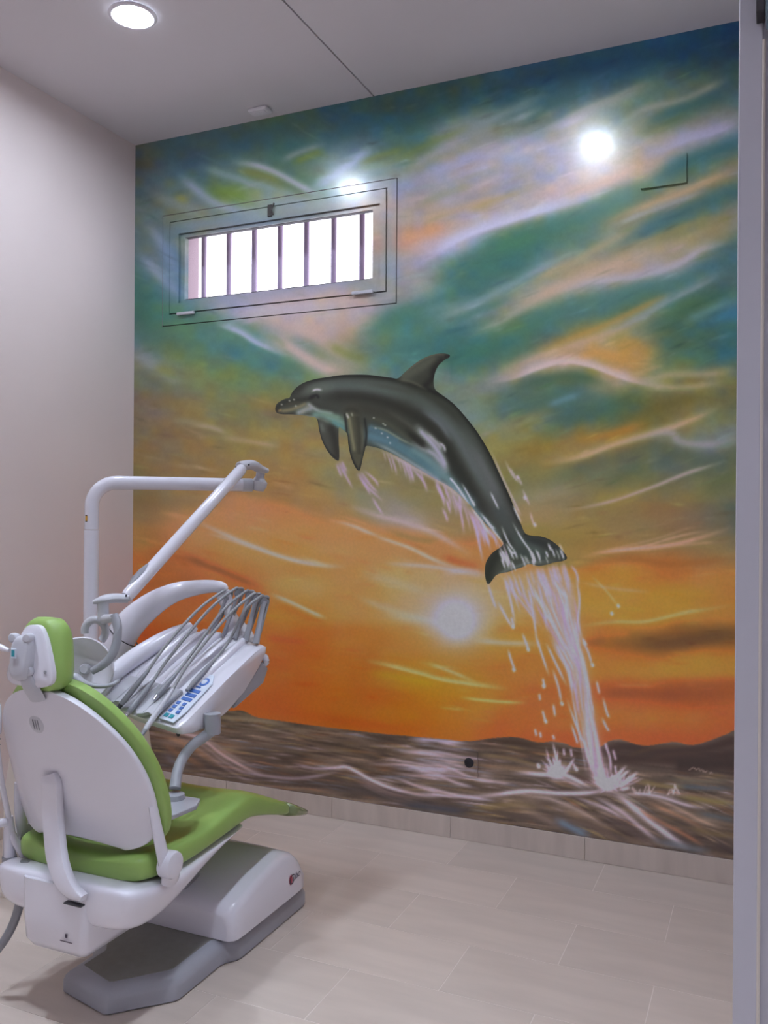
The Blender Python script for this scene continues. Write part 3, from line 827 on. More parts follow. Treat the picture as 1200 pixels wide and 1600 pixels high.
DOLPHIN = [(428, 641), (430, 634), (436, 629), (444, 625), (450, 623.5), (453, 617), (459, 609), (468, 602), (479, 597), (494, 593), (512, 590), (531, 587), (551, 586),
           (571, 586), (591, 588), (608, 590), (619, 591), (628, 583), (640, 572), (652, 563), (665, 556), (678, 552), (690, 551), (699, 553), (699, 557), (692, 561),
           (684, 568), (679, 576), (676, 586), (675, 597), (678, 608), (690, 617), (705, 628), (717, 640), (730, 655), (742, 670), (752, 685), (760, 698), (768, 713),
           (778, 734), (788, 755), (797, 775), (806, 797), (814, 815), (821, 830), (832, 834), (845, 835), (858, 839), (870, 847), (880, 857), (887, 868), (880, 873),
           (868, 875), (855, 879), (842, 881), (828, 878), (818, 883), (806, 887), (796, 891), (785, 893), (776, 897), (770, 905), (764, 911), (760, 902), (759, 890),
           (760, 878), (765, 868), (772, 860), (782, 853), (787, 847), (783, 840), (776, 832), (765, 822), (755, 812), (745, 800), (735, 788), (722, 775), (710, 765),
           (700, 758), (685, 750), (672, 743), (655, 733), (640, 724), (625, 716), (612, 709), (600, 704), (589, 700), (572, 697), (569, 704), (566, 716), (564, 726),
           (561, 736), (556, 733), (550, 722), (546, 710), (543, 695), (541, 679), (534, 672), (528, 669), (528, 690), (529, 705), (529, 718), (527, 721), (519, 716),
           (510, 705), (502, 690), (497, 673), (493, 655.5), (480, 652), (465, 650), (452, 649.5), (440, 649.5), (432, 648), (429, 645)]


def paint_dolphin(C):
    m = poly_mask(DOLPHIN)
    grow = np.clip(blur(m, 2.2) * 4, 0, 1)                 # let the paint run a little past the outline; the outline itself is cut in the mesh
    C[:] = C * (1 - grow[..., None]) + np.array((66, 68, 64)) * grow[..., None]
    s = lambda *a, **k: stroke(C, *a, mask=grow, **k)
    G1 = (86, 90, 90); G2 = (102, 107, 112); D1 = (44, 43, 39); D2 = (32, 32, 30)
    # pale flank band
    s([(465, 612), (500, 604), (550, 602), (600, 607), (650, 622), (690, 650), (725, 690), (755, 745), (790, 810)], G1, 0.85, 15, taper=0.1)
    s([(480, 610), (530, 606), (590, 611), (630, 622)], G2, 0.55, 9)
    s([(640, 630), (680, 650), (710, 680), (740, 730), (775, 790)], (106, 108, 118), 0.6, 7)
    s([(655, 640), (685, 662), (705, 690)], (128, 130, 148), 0.6, 4)
    s([(715, 670), (745, 720), (775, 775), (800, 820)], (98, 98, 104), 0.6, 9)
    s([(735, 690), (760, 735), (785, 780)], (112, 108, 118), 0.45, 6)
    # dark lower flank
    s([(490, 624), (530, 620), (570, 622), (610, 632), (650, 650), (680, 675), (705, 715), (735, 765), (770, 820)], D1, 0.85, 10, taper=0.12)
    s([(530, 636), (570, 640), (610, 652), (640, 672), (660, 692)], (58, 56, 50), 0.8, 9)
    s([(560, 650), (600, 660), (630, 680), (655, 697)], (84, 82, 72), 0.5, 4)
    s([(600, 640), (640, 665), (665, 690)], (92, 92, 88), 0.4, 4)
    s([(690, 690), (720, 745), (760, 805)], (46, 48, 46), 0.7, 8)
    s([(705, 745), (735, 790), (765, 822), (785, 842)], (74, 88, 94), 0.5, 5)
    # back ridge and outline
    s([(452, 619), (462, 607), (482, 596), (520, 588), (560, 586), (605, 590), (640, 600), (675, 612), (705, 628), (735, 661), (760, 698), (788, 755), (820, 830)], D2, 0.95, 5, taper=0.03)
    s([(625, 600), (665, 616), (700, 640), (728, 670)], (56, 56, 50), 0.6, 7)
    s([(570, 600), (620, 608), (650, 618)], (72, 72, 66), 0.5, 4)
    # dorsal fin
    s([(625, 592), (650, 575), (680, 558)], (92, 90, 82), 0.8, 9, taper=0.1)
    s([(640, 598), (665, 585), (685, 565)], (64, 62, 56), 0.7, 8)
    s([(660, 604), (672, 590), (676, 575), (690, 559)], (38, 36, 34), 0.9, 6, taper=0.05)
    s([(622, 590), (648, 567), (675, 553), (698, 554)], (120, 104, 96), 0.6, 1.8)
    s([(694, 556), (699, 555)], D2, 0.9, 3, taper=0)
    s([(612, 592), (640, 596), (668, 610)], (104, 102, 92), 0.6, 2.5)
    # head
    s([(456, 620), (466, 608), (480, 600)], (58, 58, 54), 0.7, 6)
    s([(462, 612), (470, 604)], (44, 44, 40), 0.6, 4)
    s([(470, 616), (490, 608), (520, 606)], (112, 112, 110), 0.5, 7)
    s([(430, 640), (440, 632), (455, 628), (475, 626), (490, 621)], (46, 45, 40), 0.9, 4, taper=0.05)
    s([(440, 636), (455, 632), (472, 630)], (70, 66, 56), 0.7, 3)
    s([(436, 645), (452, 642), (466, 637), (476, 632)], (132, 120, 100), 0.9, 3.4, taper=0.08)
    s([(430, 645), (440, 648), (455, 648), (468, 646)], (66, 60, 54), 0.8, 1.6)
    s([(428, 640), (431, 644)], (50, 42, 36), 0.9, 3, taper=0)
    s([(434, 644), (436, 643)], (186, 150, 110), 0.6, 2, taper=0)
    s([(478, 626), (500, 640), (530, 645)], (54, 54, 50), 0.8, 5)
    s([(484, 622), (492, 619), (495, 622)], (24, 24, 24), 0.95, 2.2, taper=0)
    s([(480, 625), (488, 622)], (30, 30, 30), 0.8, 1.8)
    s([(484, 613), (492, 610), (502, 611)], (206, 204, 204), 0.85, 1.8)
    # chin and belly
    BEL = (134, 144, 150)
    s([(462, 648), (475, 642), (484, 640)], (150, 152, 160), 0.9, 5, taper=0.1)
    s([(478, 631), (486, 638), (500, 645), (520, 648)], (158, 156, 160), 0.9, 3.4, taper=0.1)
    s([(482, 634), (474, 642), (466, 648)], (150, 144, 136), 0.6, 3)
    s([(488, 650), (505, 652), (530, 660), (538, 666)], (122, 146, 146), 0.95, 7, taper=0.05)
    s([(495, 646), (515, 650), (536, 655)], (124, 142, 134), 0.8, 4)
    s([(520, 662), (534, 669), (541, 676)], (104, 140, 150), 0.9, 4, taper=0)
    s([(466, 650), (490, 654), (515, 662)], (166, 160, 160), 0.6, 2)
    s([(572, 680), (600, 688), (630, 702), (660, 722), (690, 745)], (96, 122, 144), 0.95, 11, taper=0.04)
    s([(574, 668), (596, 676), (622, 690)], (86, 110, 130), 0.9, 6, taper=0.04)
    s([(640, 704), (665, 716), (690, 738), (712, 762), (740, 790)], (112, 132, 144), 0.95, 9, taper=0.05)
    s([(600, 688), (640, 708), (680, 738)], (84, 112, 126), 0.6, 5)
    s([(575, 666), (600, 672), (625, 686), (650, 698)], (142, 142, 132), 0.7, 1.8)
    s([(578, 690), (610, 704), (650, 727), (690, 749)], (150, 158, 168), 0.7, 3)
    s([(640, 690), (665, 702), (680, 712), (700, 738)], (158, 158, 168), 0.9, 5)
    s([(648, 664), (662, 680), (676, 695), (690, 715), (698, 738)], (166, 164, 176), 0.95, 5.5, taper=0.15)
    s([(660, 672), (680, 690), (692, 704)], (172, 168, 176), 0.8, 4)
    s([(684, 690), (692, 696), (695, 706)], (182, 178, 186), 0.9, 2.2)
    s([(630, 668), (650, 688), (668, 702)], (40, 38, 36), 0.8, 4)
    s([(640, 676), (664, 694)], (40, 38, 36), 0.6, 4)
    s([(700, 752), (730, 782), (765, 818), (788, 846)], (116, 134, 144), 0.6, 4.5)
    # flippers
    s([(498, 662), (506, 680), (518, 700), (527, 716)], (70, 70, 66), 0.9, 9, taper=0)
    s([(516, 670), (522, 690), (526, 714)], (44, 42, 38), 0.9, 6, taper=0)
    s([(499, 662), (504, 676)], (104, 106, 106), 0.7, 4)
    s([(494, 658), (500, 684), (512, 706), (527, 720)], D2, 0.9, 1.6, taper=0)
    s([(548, 648), (553, 680), (556, 705), (559, 728)], (80, 76, 64), 0.95, 11, taper=0)
    s([(543, 650), (548, 680), (553, 708)], (128, 120, 102), 0.85, 3.2, taper=0.1)
    s([(556, 650), (560, 680), (561, 712)], (58, 56, 48), 0.8, 4, taper=0.05)
    s([(562, 660), (565, 685), (563, 712)], (96, 92, 82), 0.6, 2.4)
    s([(537, 648), (541, 680), (547, 712), (558, 735)], D2, 0.95, 1.8, taper=0)
    s([(568, 655), (571, 680), (567, 712), (561, 735)], D2, 0.9, 1.8, taper=0)
    s([(534, 644), (548, 640), (562, 648)], (54, 52, 46), 0.8, 4)
    s([(539, 646), (543, 655)], (200, 196, 190), 0.8, 2)
    s([(547, 646), (549, 651)], (180, 176, 172), 0.6, 1.6)
    # tail stock and flukes
    s([(775, 790), (800, 830), (815, 850)], (70, 76, 78), 0.7, 12, taper=0.05)
    s([(790, 845), (775, 865), (764, 890), (764, 905)], (40, 42, 40), 0.9, 11, taper=0)
    s([(825, 842), (850, 846), (872, 858), (884, 868)], (40, 44, 44), 0.95, 9, taper=0)
    s([(795, 860), (825, 862), (855, 866)], (58, 66, 68), 0.8, 10, taper=0.05)
    s([(800, 835), (830, 850), (850, 860)], (74, 84, 86), 0.6, 6)
    s([(770, 905), (790, 890), (825, 878), (870, 872)], (118, 128, 136), 0.45, 3)
    s([(821, 832), (850, 836), (876, 850), (887, 867)], (30, 30, 32), 0.8, 2, taper=0)
    # drops on the flank
    for x, y in ((582, 653), (597, 662), (600, 664), (585, 669), (595, 677), (604, 683), (450, 628), (457, 626), (438, 634), (460, 636), (608, 692)):
        s([(x - 0.5, y), (x + 0.7, y + 0.5)], (204, 202, 198), 0.8, 1.0, taper=0)
    return C


def paint_water(C):
    """the falling water, over sky, sea and dolphin alike"""
    s = lambda *a, **k: stroke(C, *a, **k)
    W = (180, 164, 184); W2 = (166, 148, 170); W3 = (198, 190, 206)
    # under the flippers and the belly
    for p in ([(528, 722), (540, 745), (552, 766)], [(532, 720), (541, 738)], [(524, 724), (534, 748)], [(556, 738), (575, 762), (599, 784)], [(562, 736), (578, 758), (592, 772)],
              [(560, 745), (572, 762), (580, 775)], [(580, 775), (590, 792), (600, 806)], [(566, 734), (585, 750), (592, 762)]):
        s(p, W, 0.8, 2.0, taper=0.3)
    s([(528, 724), (540, 742)], W2, 0.6, 5); s([(560, 740), (575, 757)], W2, 0.6, 5)
    r = np.random.RandomState(5)
    belly = catmull([(585, 700), (612, 710), (640, 726), (672, 745), (700, 760), (722, 777), (745, 802), (765, 824), (783, 842)], 40)
    for k in range(30):
        x, y = belly[r.randint(40)]
        L = r.uniform(18, 50) * (0.7 + 0.8 * (x - 585) / 200)
        s([(x, y - 2), (x + L * 0.22, y + L * 0.5), (x + L * 0.35, y + L)], W, r.uniform(0.45, 0.8), r.uniform(1.2, 2.2), taper=0.35)
    for p in ([(640, 728), (660, 750), (668, 770)], [(680, 748), (685, 765), (698, 783)], [(690, 790), (697, 805), (700, 815)], [(696, 775), (705, 803)], [(708, 765), (720, 800), (726, 835)],
              [(722, 778), (740, 815), (750, 850), (756, 880)], [(732, 790), (744, 820), (752, 850)], [(752, 820), (765, 850)], [(760, 820), (778, 845)], [(716, 770), (722, 800)]):
        s(p, W, 0.85, 2.2, taper=0.3)
    s([(590, 701), (640, 727), (700, 760), (740, 797)], (190, 184, 196), 0.6, 3.5)
    # right of the back
    for p in ([(787, 715), (800, 740), (815, 755)], [(795, 727), (806, 745)], [(808, 740), (816, 757)], [(815, 760), (822, 775), (828, 788)], [(828, 795), (832, 810), (836, 818)], [(765, 700), (785, 745), (800, 775)],
              [(790, 755), (805, 785), (815, 805)]):
        s(p, W3, 0.6, 1.6, taper=0.3)
    # glints running down the tail stock
    for p in ([(703, 745), (716, 762), (735, 790)], [(720, 752), (732, 772), (742, 790)], [(738, 780), (742, 790)], [(750, 798), (764, 816), (775, 825)], [(757, 805), (768, 822), (790, 850)], [(735, 790), (752, 812), (770, 840)],
              [(783, 818), (795, 845), (806, 860)], [(800, 812), (815, 838), (832, 862), (838, 880)], [(790, 845), (800, 860), (807, 862)], [(702, 745), (708, 752)], [(765, 765), (780, 795)], [(800, 785), (815, 815)]):
        s(p, (222, 224, 232), 0.75, 1.5, taper=0.25)
    # streaks on the flukes
    for k in range(34):
        x = r.uniform(765, 878); t = (x - 765) / 113
        y = 866 + 6 * math.sin(t * 5) + r.uniform(-8, 16) - 8 * t
        L = r.uniform(10, 24)
        s([(x, y - L / 2), (x + L * 0.25, y), (x + L * 0.42, y + L / 2)], (208, 208, 220), r.uniform(0.45, 0.85), r.uniform(0.9, 1.8), taper=0.3)
    # curtain from the flukes
    def curtain(y):
        t = np.clip((y - 875) / 330.0, 0, 1)
        xl = np.interp(t, [0, 0.13, 0.32, 0.5, 0.7, 1], [768, 800, 848, 890, 900, 922])
        xr = np.interp(t, [0, 0.15, 0.32, 0.5, 0.7, 1], [884, 906, 908, 920, 932, 950])
        return xl, xr
    s([(832, 890), (850, 930), (872, 975), (895, 1020), (905, 1060)], (180, 152, 160), 0.45, 17, taper=0.2)
    s([(868, 885), (880, 930), (890, 980), (905, 1040), (918, 1100), (932, 1170), (942, 1215)], (180, 156, 172), 0.55, 14, taper=0.06)
    s([(890, 895), (895, 940), (900, 1000), (912, 1060)], (178, 156, 170), 0.45, 11, taper=0.15)
    s([(850, 885), (865, 930), (880, 980)], (178, 154, 166), 0.4, 14, taper=0.2)
    for k in range(120):
        t0 = r.rand() * 0.85; u = r.rand()
        L = r.uniform(0.08, 0.3)
        P = []
        for q in np.linspace(0, 1, 5):
            y = 878 + 335 * min(1, t0 + L * q)
            xl, xr = curtain(y)
            P.append((xl + (xr - xl) * (u * 0.96 + 0.02 * math.sin(q * 5 + k)), y))
        s(P, [W, W2, W3, (156, 138, 164), (186, 160, 168)][r.randint(5)], r.uniform(0.35, 0.8), r.uniform(1.0, 2.4), taper=0.3)
    for k in range(22):
        u = r.rand() ** 0.8; x = 772 + 112 * u; y = 902 - 30 * u
        L = r.uniform(25, 75)
        s([(x, y), (x + L * 0.16, y + L * 0.5), (x + L * 0.33, y + L)], W, r.uniform(0.45, 0.8), r.uniform(1.4, 2.6), taper=0.3)
    for p in ([(892, 878), (902, 892), (906, 912)], [(900, 895), (907, 930), (906, 970), (914, 1000)], [(914, 1000), (922, 1015), (929, 1038)], [(912, 992), (920, 1006)],
              [(762, 905), (772, 935), (778, 950)], [(790, 905), (798, 930), (808, 975)], [(778, 935), (792, 960), (804, 980)], [(800, 960), (806, 978)], [(818, 985), (824, 1000), (830, 1015)],
              [(796, 1010), (802, 1030), (809, 1047)], [(826, 910), (835, 955), (842, 1000)], [(838, 985), (848, 1015), (862, 1055)], [(851, 1055), (855, 1072)], [(866, 1040), (876, 1070), (882, 1098)],
              [(846, 1080), (848, 1092)], [(851, 1105), (857, 1125)], [(848, 1140), (850, 1150)], [(840, 1135), (843, 1148)], [(868, 1145), (871, 1152)], [(868, 1095), (872, 1118)],
              [(935, 1058), (941, 1082)], [(945, 1082), (952, 1108), (957, 1118)], [(944, 1115), (952, 1132), (957, 1138)], [(896, 1125), (904, 1148), (908, 1160)], [(840, 900), (850, 940), (858, 985)],
              [(950, 1158), (958, 1180), (960, 1210)], [(962, 1165), (968, 1185)], [(885, 1165), (887, 1178)], [(896, 1165), (899, 1180)], [(900, 1188), (906, 1200)], [(966, 1190), (968, 1205)], [(950, 1155), (954, 1168)],
              [(845, 1190), (847, 1197)], [(855, 1000), (870, 1030), (890, 1070)], [(864, 990), (885, 1030), (905, 1085)], [(888, 1085), (905, 1130), (922, 1170), (935, 1215)],
              [(905, 1000), (918, 1050), (926, 1110), (938, 1160), (948, 1212)]):
        s(p, W, 0.85, 2.0, taper=0.25)
    for x, y in ((806, 1045), (828, 1013), (804, 978), (857, 1125), (882, 1097), (929, 1036), (916, 1002), (836, 818), (853, 1070), (968, 943), (958, 955), (820, 776), (808, 744), (847, 1195), (906, 1199)):
        s([(x - 0.5, y - 2), (x + 0.5, y)], W3, 0.85, 2.4, taper=0)
    s([(925, 895), (950, 920), (968, 943)], (206, 168, 150), 0.45, 2)
    # splash where it meets the sea
    s([(885, 1195), (878, 1205), (868, 1208)], (196, 188, 204), 0.8, 9)
    for k in range(34):
        a = r.uniform(-0.95, 0.95)
        L = r.uniform(12, 46) * (1.1 - 0.4 * abs(a))
        x, y = 878 + r.normal(0, 5), 1208
        s([(x, y), (x + math.sin(a) * L * 0.5 - 2, y - math.cos(a) * L * 0.5), (x + math.sin(a) * L - 5, y - math.cos(a) * L)], W, r.uniform(0.4, 0.85), r.uniform(1.0, 2.0), taper=0.25)
    s([(868, 1155), (874, 1180), (880, 1205)], W3, 0.8, 1.8)
    s([(935, 1210), (950, 1222), (965, 1228)], W3, 0.9, 8)
    s([(944, 1195), (950, 1224)], W, 0.9, 8, taper=0.1)
    for k in range(46):
        a = r.uniform(-1.3, 1.25)
        L = r.uniform(12, 40)
        x, y = 962 + r.normal(0, 10), 1226 + r.normal(0, 4)
        s([(x, y), (x + math.sin(a) * L * 0.5, y - math.cos(a) * L * 0.4), (x + math.sin(a) * L, y - math.cos(a) * L * 0.85)], W, r.uniform(0.35, 0.75), r.uniform(1.0, 2.0), taper=0.3)
    for p in ([(958, 1222), (972, 1205), (985, 1190)], [(965, 1222), (980, 1205), (990, 1198)], [(970, 1226), (990, 1212), (1003, 1200)], [(975, 1230), (990, 1225)]):
        s(p, W3, 0.8, 2.6, taper=0.3)
    for x in (1003, 1018, 1052, 1064):
        for k in range(4):
            a = r.uniform(-0.9, 0.9); L = r.uniform(10, 22)
            s([(x + r.normal(0, 3), 1237), (x + math.sin(a) * L, 1237 - math.cos(a) * L)], (176, 164, 168), 0.55, 1.3, taper=0.2)
    # the painter's small scrawled signature
    for p in ([(1082, 1197), (1088, 1193), (1093, 1196), (1090, 1194)], [(1094, 1196), (1097, 1194), (1099, 1198), (1102, 1196), (1104, 1199)], [(1105, 1198), (1107, 1200), (1110, 1198)], [(1114, 1200), (1115, 1202), (1117, 1200), (1118, 1202)]):
        s(p, (132, 118, 112), 0.8, 0.9, taper=0)
    return C


SKY = paint_sky()
SEA = paint_sea(SKY)
DOL = SEA.copy()
paint_dolphin(DOL)
CANVAS = paint_water(SEA.copy())       # wall
CANVAS_D = paint_water(DOL)            # dolphin
del SKY, SEA, DOL
# painted colour = photographed colour over the light the wall gets at that height (less towards the floor)
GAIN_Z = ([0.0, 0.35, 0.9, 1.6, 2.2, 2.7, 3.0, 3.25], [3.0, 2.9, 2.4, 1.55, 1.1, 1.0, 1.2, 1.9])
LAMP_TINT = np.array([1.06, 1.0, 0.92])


def sample_canvas(img, px, py, wz):
    x = np.clip(px - CX0 - 0.5, 0, CW - 1.001); y = np.clip(py - CY0 - 0.5, 0, CH - 1.001)
    xi = x.astype(int); yi = y.astype(int); fx = (x - xi)[..., None]; fy = (y - yi)[..., None]
    v = (img[yi, xi] * (1 - fx) + img[yi, xi + 1] * fx) * (1 - fy) + (img[yi + 1, xi] * (1 - fx) + img[yi + 1, xi + 1] * fx) * fy
    v = v / 255.0
    g = v.mean(-1, keepdims=True)
    v = g + (v - g) * 1.06                            # varnish deepens the paint a little
    v = np.clip(v * (1 + 0.26 * (v - 0.45)), 0.01, 1)
    k = np.clip((860 - py) / 120.0, 0, 1)[..., None]; b = np.clip((g - 0.50) / 0.16, 0, 1)
    o = np.clip((py - 800) / 60.0, 0, 1)[..., None] * np.clip((1150 - py) / 30.0, 0, 1)[..., None] * (1 - b)
    v = v * (1 + k * (1 - b) * np.array([-0.045, 0.028, -0.05])) * (1 + o * np.array([0.0, 0.055, -0.04])) * (1 + b * np.array([-0.01, -0.005, 0.045]))      # the sky is mixed from a greener teal
    l = np.where(v <= 0.04045, v / 12.92, ((v + 0.055) / 1.055) ** 2.4)
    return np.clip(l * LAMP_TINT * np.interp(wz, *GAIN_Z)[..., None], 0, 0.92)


def set_paint(me, img, world_co):
    px, py = project(world_co[:, 0], world_co[:, 1], world_co[:, 2])
    c = sample_canvas(img, px, py, world_co[:, 2])
    at_ = me.attributes.new('paint', 'FLOAT_COLOR', 'POINT')
    at_.data.foreach_set('color', np.concatenate([c, np.ones((len(c), 1))], 1).astype(np.float32).ravel())


def paint_material():
    m = bpy.data.materials.new('varnished_mural_paint')
    m.use_nodes = True
    nt = m.node_tree
    p = nt.nodes['Principled BSDF']
    a = nt.nodes.new('ShaderNodeAttribute'); a.attribute_name = 'paint'
    tc = nt.nodes.new('ShaderNodeTexCoord')
    nz = nt.nodes.new('ShaderNodeTexNoise'); nz.inputs['Scale'].default_value = 90; nz.inputs['Detail'].default_value = 4
    mx = nt.nodes.new('ShaderNodeMix'); mx.data_type = 'RGBA'; mx.blend_type = 'MULTIPLY'
    cr = nt.nodes.new('ShaderNodeValToRGB')
    cr.color_ramp.elements[0].color = (0.9, 0.9, 0.9, 1); cr.color_ramp.elements[1].color = (1.08, 1.08, 1.08, 1)
    nt.links.new(tc.outputs['Object'], nz.inputs['Vector'])
    nt.links.new(nz.outputs['Fac'], cr.inputs['Fac'])
    mx.inputs['Factor'].default_value = 1.0
    nt.links.new(a.outputs['Color'], mx.inputs['A']); nt.links.new(cr.outputs['Color'], mx.inputs['B'])
    nt.links.new(mx.outputs['Result'], p.inputs['Base Color'])
    p.inputs['Roughness'].default_value = 0.29
    p.inputs['Specular IOR Level'].default_value = 0.42
    p.inputs['Coat Weight'].default_value = 0.4
    p.inputs['Coat Roughness'].default_value = 0.17
    nb = nt.nodes.new('ShaderNodeTexNoise'); nb.inputs['Scale'].default_value = 60; nb.inputs['Detail'].default_value = 4
    bp = nt.nodes.new('ShaderNodeBump'); bp.inputs['Strength'].default_value = 0.12; bp.inputs['Distance'].default_value = 0.002
    nt.links.new(tc.outputs['Object'], nb.inputs['Vector'])
    nt.links.new(nb.outputs['Fac'], bp.inputs['Height']); nt.links.new(bp.outputs['Normal'], p.inputs['Normal'])
    return m


M['mural'] = paint_material()

# ------------------------------------------------------------------ the room
def grid_mesh(name, xs, zs, y, img, parent, hole=None, kind_mat='mural'):
    """painted sheet in the plane Y = y with vertex colours; hole = (x0, x1, z0, z1) lines must be in xs / zs"""
    xs = np.array(xs); zs = np.array(zs)
    X, Z = np.meshgrid(xs, zs)
    nx, nz = len(xs), len(zs)
    co = np.stack([X.ravel(), np.full(X.size, y), Z.ravel()], 1)
    i = np.arange(nx - 1)[None, :] + np.arange(nz - 1)[:, None] * nx
    quad = np.stack([i, i + 1, i + 1 + nx, i + nx], -1).reshape(-1, 4)
    if hole is not None:
        cx = (xs[:-1] + xs[1:]) / 2; cz = (zs[:-1] + zs[1:]) / 2
        CXX, CZZ = np.meshgrid(cx, cz)
        keep = ~((CXX > hole[0]) & (CXX < hole[1]) & (CZZ > hole[2]) & (CZZ < hole[3]))
        quad = quad[keep.ravel()]
    return sheet(name, co, quad, img, parent, kind_mat)


def sheet(name, co, quad, img, parent, kind_mat='mural'):
    used = np.unique(quad)
    remap = np.full(len(co), -1); remap[used] = np.arange(len(used))
    co = co[used]; quad = remap[quad]
    off = np.array(worldloc(parent)) if parent else np.zeros(3)
    me = bpy.data.meshes.new(name)
    me.vertices.add(len(co)); me.loops.add(quad.size); me.polygons.add(len(quad))
    me.vertices.foreach_set('co', (co - off).astype(np.float32).ravel())
    me.loops.foreach_set('vertex_index', quad.astype(np.int32).ravel())
    me.polygons.foreach_set('loop_start', np.arange(0, quad.size, quad.shape[1], dtype=np.int32))
    me.update(calc_edges=True)
    set_paint(me, img, co)
    me.materials.append(M[kind_mat])
    o = bpy.data.objects.new(name, me)
    COL.objects.link(o)
    if parent: o.parent = parent
    return o


def lines(a, b, step, extra=()):
    brk = sorted({a, b, *[e for e in extra if a < e < b]})
    out = []
    for p, q in zip(brk[:-1], brk[1:]):
        n = max(1, int(round((q - p) / step)))
        out += list(np.linspace(p, q, n + 1)[:-1])
    return out + [brk[-1]]


WIN = (-2.787, -1.508, 2.315, 2.872)       # outer edge of the window frame
THICK = 0.30
SKIRT_H = 0.092

# back wall: solid masonry with the window opening
bm = BM()
for lo, hi in (((LEFT_X - 0.2, WALL_Y, 0), (WIN[0], WALL_Y + THICK, CEIL_Z)), ((WIN[1], WALL_Y, 0), (RIGHT_X + 0.2, WALL_Y + THICK, CEIL_Z)),
               ((WIN[0], WALL_Y, 0), (WIN[1], WALL_Y + THICK, WIN[2])), ((WIN[0], WALL_Y, WIN[3]), (WIN[1], WALL_Y + THICK, CEIL_Z))):
    add_box(bm, lo, hi)
bmesh.ops.remove_doubles(bm, verts=bm.verts, dist=1e-5)
wall_back = tag(link('wall_back', bm, M['reveal'], smooth=False), 'end wall of the room covered by a painted dolphin sunset mural', 'wall', kind='structure')

MY = WALL_Y - 0.0012
mural = grid_mesh('mural', lines(LEFT_X, RIGHT_X, 0.0043, WIN[:2]), lines(SKIRT_H, CEIL_Z, 0.0043, WIN[2:]), MY, CANVAS, wall_back, WIN)
mural['label'] = 'glossy sunset seascape painted over the whole wall'


def dolphin_mesh():
    P = np.array(catmull(DOLPHIN + [DOLPHIN[0]], 5 * len(DOLPHIN)))[:, :2]
    W = np.array([list(at(x, y, Y=MY)) for x, y in P])[:, [0, 2]]
    st = 0.0032
    x0, z0 = W.min(0) - 2 * st; x1, z1 = W.max(0) + 2 * st
    xs = np.arange(x0, x1, st); zs = np.arange(z0, z1, st)

    def inside(px, pz):
        r = np.zeros(px.shape, bool)
        for i in range(len(W)):
            ax, az = W[i - 1]; bx, bz = W[i]
            if az == bz: continue
            c = ((az > pz) != (bz > pz)) & (px < (bx - ax) * (pz - az) / (bz - az) + ax)
            r ^= c
        return r
    cx, cz = np.meshgrid(xs[:-1] + st / 2, zs[:-1] + st / 2)
    keep = inside(cx, cz)
    nx = len(xs)
    X, Z = np.meshgrid(xs, zs)
    co = np.stack([X.ravel(), np.full(X.size, MY - 0.0008), Z.ravel()], 1)
    i = np.arange(nx - 1)[None, :] + np.arange(len(zs) - 1)[:, None] * nx
    quad = np.stack([i, i + 1, i + 1 + nx, i + nx], -1)[keep]
    # pull the rim vertices onto the outline
    cnt = np.zeros(len(co), int)
    np.add.at(cnt, quad.ravel(), 1)
    rim = np.where((cnt > 0) & (cnt < 4))[0]
    A = W; B = np.roll(W, -1, 0)
    for k in rim:
        p = co[k, [0, 2]]
        d = B - A
        t = np.clip(((p - A) * d).sum(1) / ((d * d).sum(1) + 1e-12), 0, 1)
        q = A + t[:, None] * d
        j = ((q - p) ** 2).sum(1).argmin()
        if ((q[j] - p) ** 2).sum() < (1.2 * st) ** 2:
            co[k, 0], co[k, 2] = q[j]
    o = sheet('painted_dolphin', co, quad, CANVAS_D, mural)
    o['label'] = 'grey leaping dolphin painted on the mural'


dolphin_mesh()

# left wall, hall walls, doorway jamb, ceiling, floor
def slab(name, lo, hi, m, label, kind='structure', cat='wall'):
    return tag(link(name, add_box(BM(), lo, hi), M[m], smooth=False), label, cat, kind=kind)


slab('wall_left', (LEFT_X - 0.2, FRONT_Y - 0.2, 0), (LEFT_X, WALL_Y, CEIL_Z), 'wall', 'plain pale pink side wall left of the mural')
slab('wall_right', (RIGHT_X, JAMB_Y + 0.12, 0), (RIGHT_X + 0.2, WALL_Y, CEIL_Z), 'white_wall', 'white side wall hidden behind the doorway jamb')
slab('wall_hall', (HALL_X, FRONT_Y - 0.2, 0), (HALL_X + 0.2, JAMB_Y, CEIL_Z), 'white_wall', 'white hall wall beside the camera')
slab('wall_front', (LEFT_X, FRONT_Y - 0.2, 0), (HALL_X, FRONT_Y, CEIL_Z), 'white_wall', 'white hall wall behind the camera')

# doorway partition: its end face is the pale strip at the right edge of the view
jx0 = at(1150, 800, Y=JAMB_Y).x; jx1 = at(1188, 800, Y=JAMB_Y).x
partition = tag(link('wall_partition', add_box(BM(), (jx1, JAMB_Y, 0), (HALL_X + 0.2, JAMB_Y + 0.12, CEIL_Z)), M['jamb'], smooth=False), 'white partition wall edge right of the mural', 'wall', kind='structure')
jamb = tag(link('door_1', add_box(BM(), (jx0, JAMB_Y - 0.012, 0), (jx1 - 0.0002, JAMB_Y + 0.135, CEIL_Z)), M['jamb'], bevel=0.002), 'narrow white doorway jamb running floor to ceiling at the right edge', 'door', kind='structure')
link('bead', tube(BM(), [(jx1 + 0.001, JAMB_Y - 0.010, 0.0), (jx1 + 0.001, JAMB_Y - 0.010, at(1190, 58, Y=JAMB_Y).z)], 0.0030, seg=8), M['cream'], jamb)
zt = at(1178, 36, Y=JAMB_Y).z; xa = at(1172, 20, Y=JAMB_Y).x; xb = at(1186, 20, Y=JAMB_Y).x; xc_ = at(1201, 20, Y=JAMB_Y).x
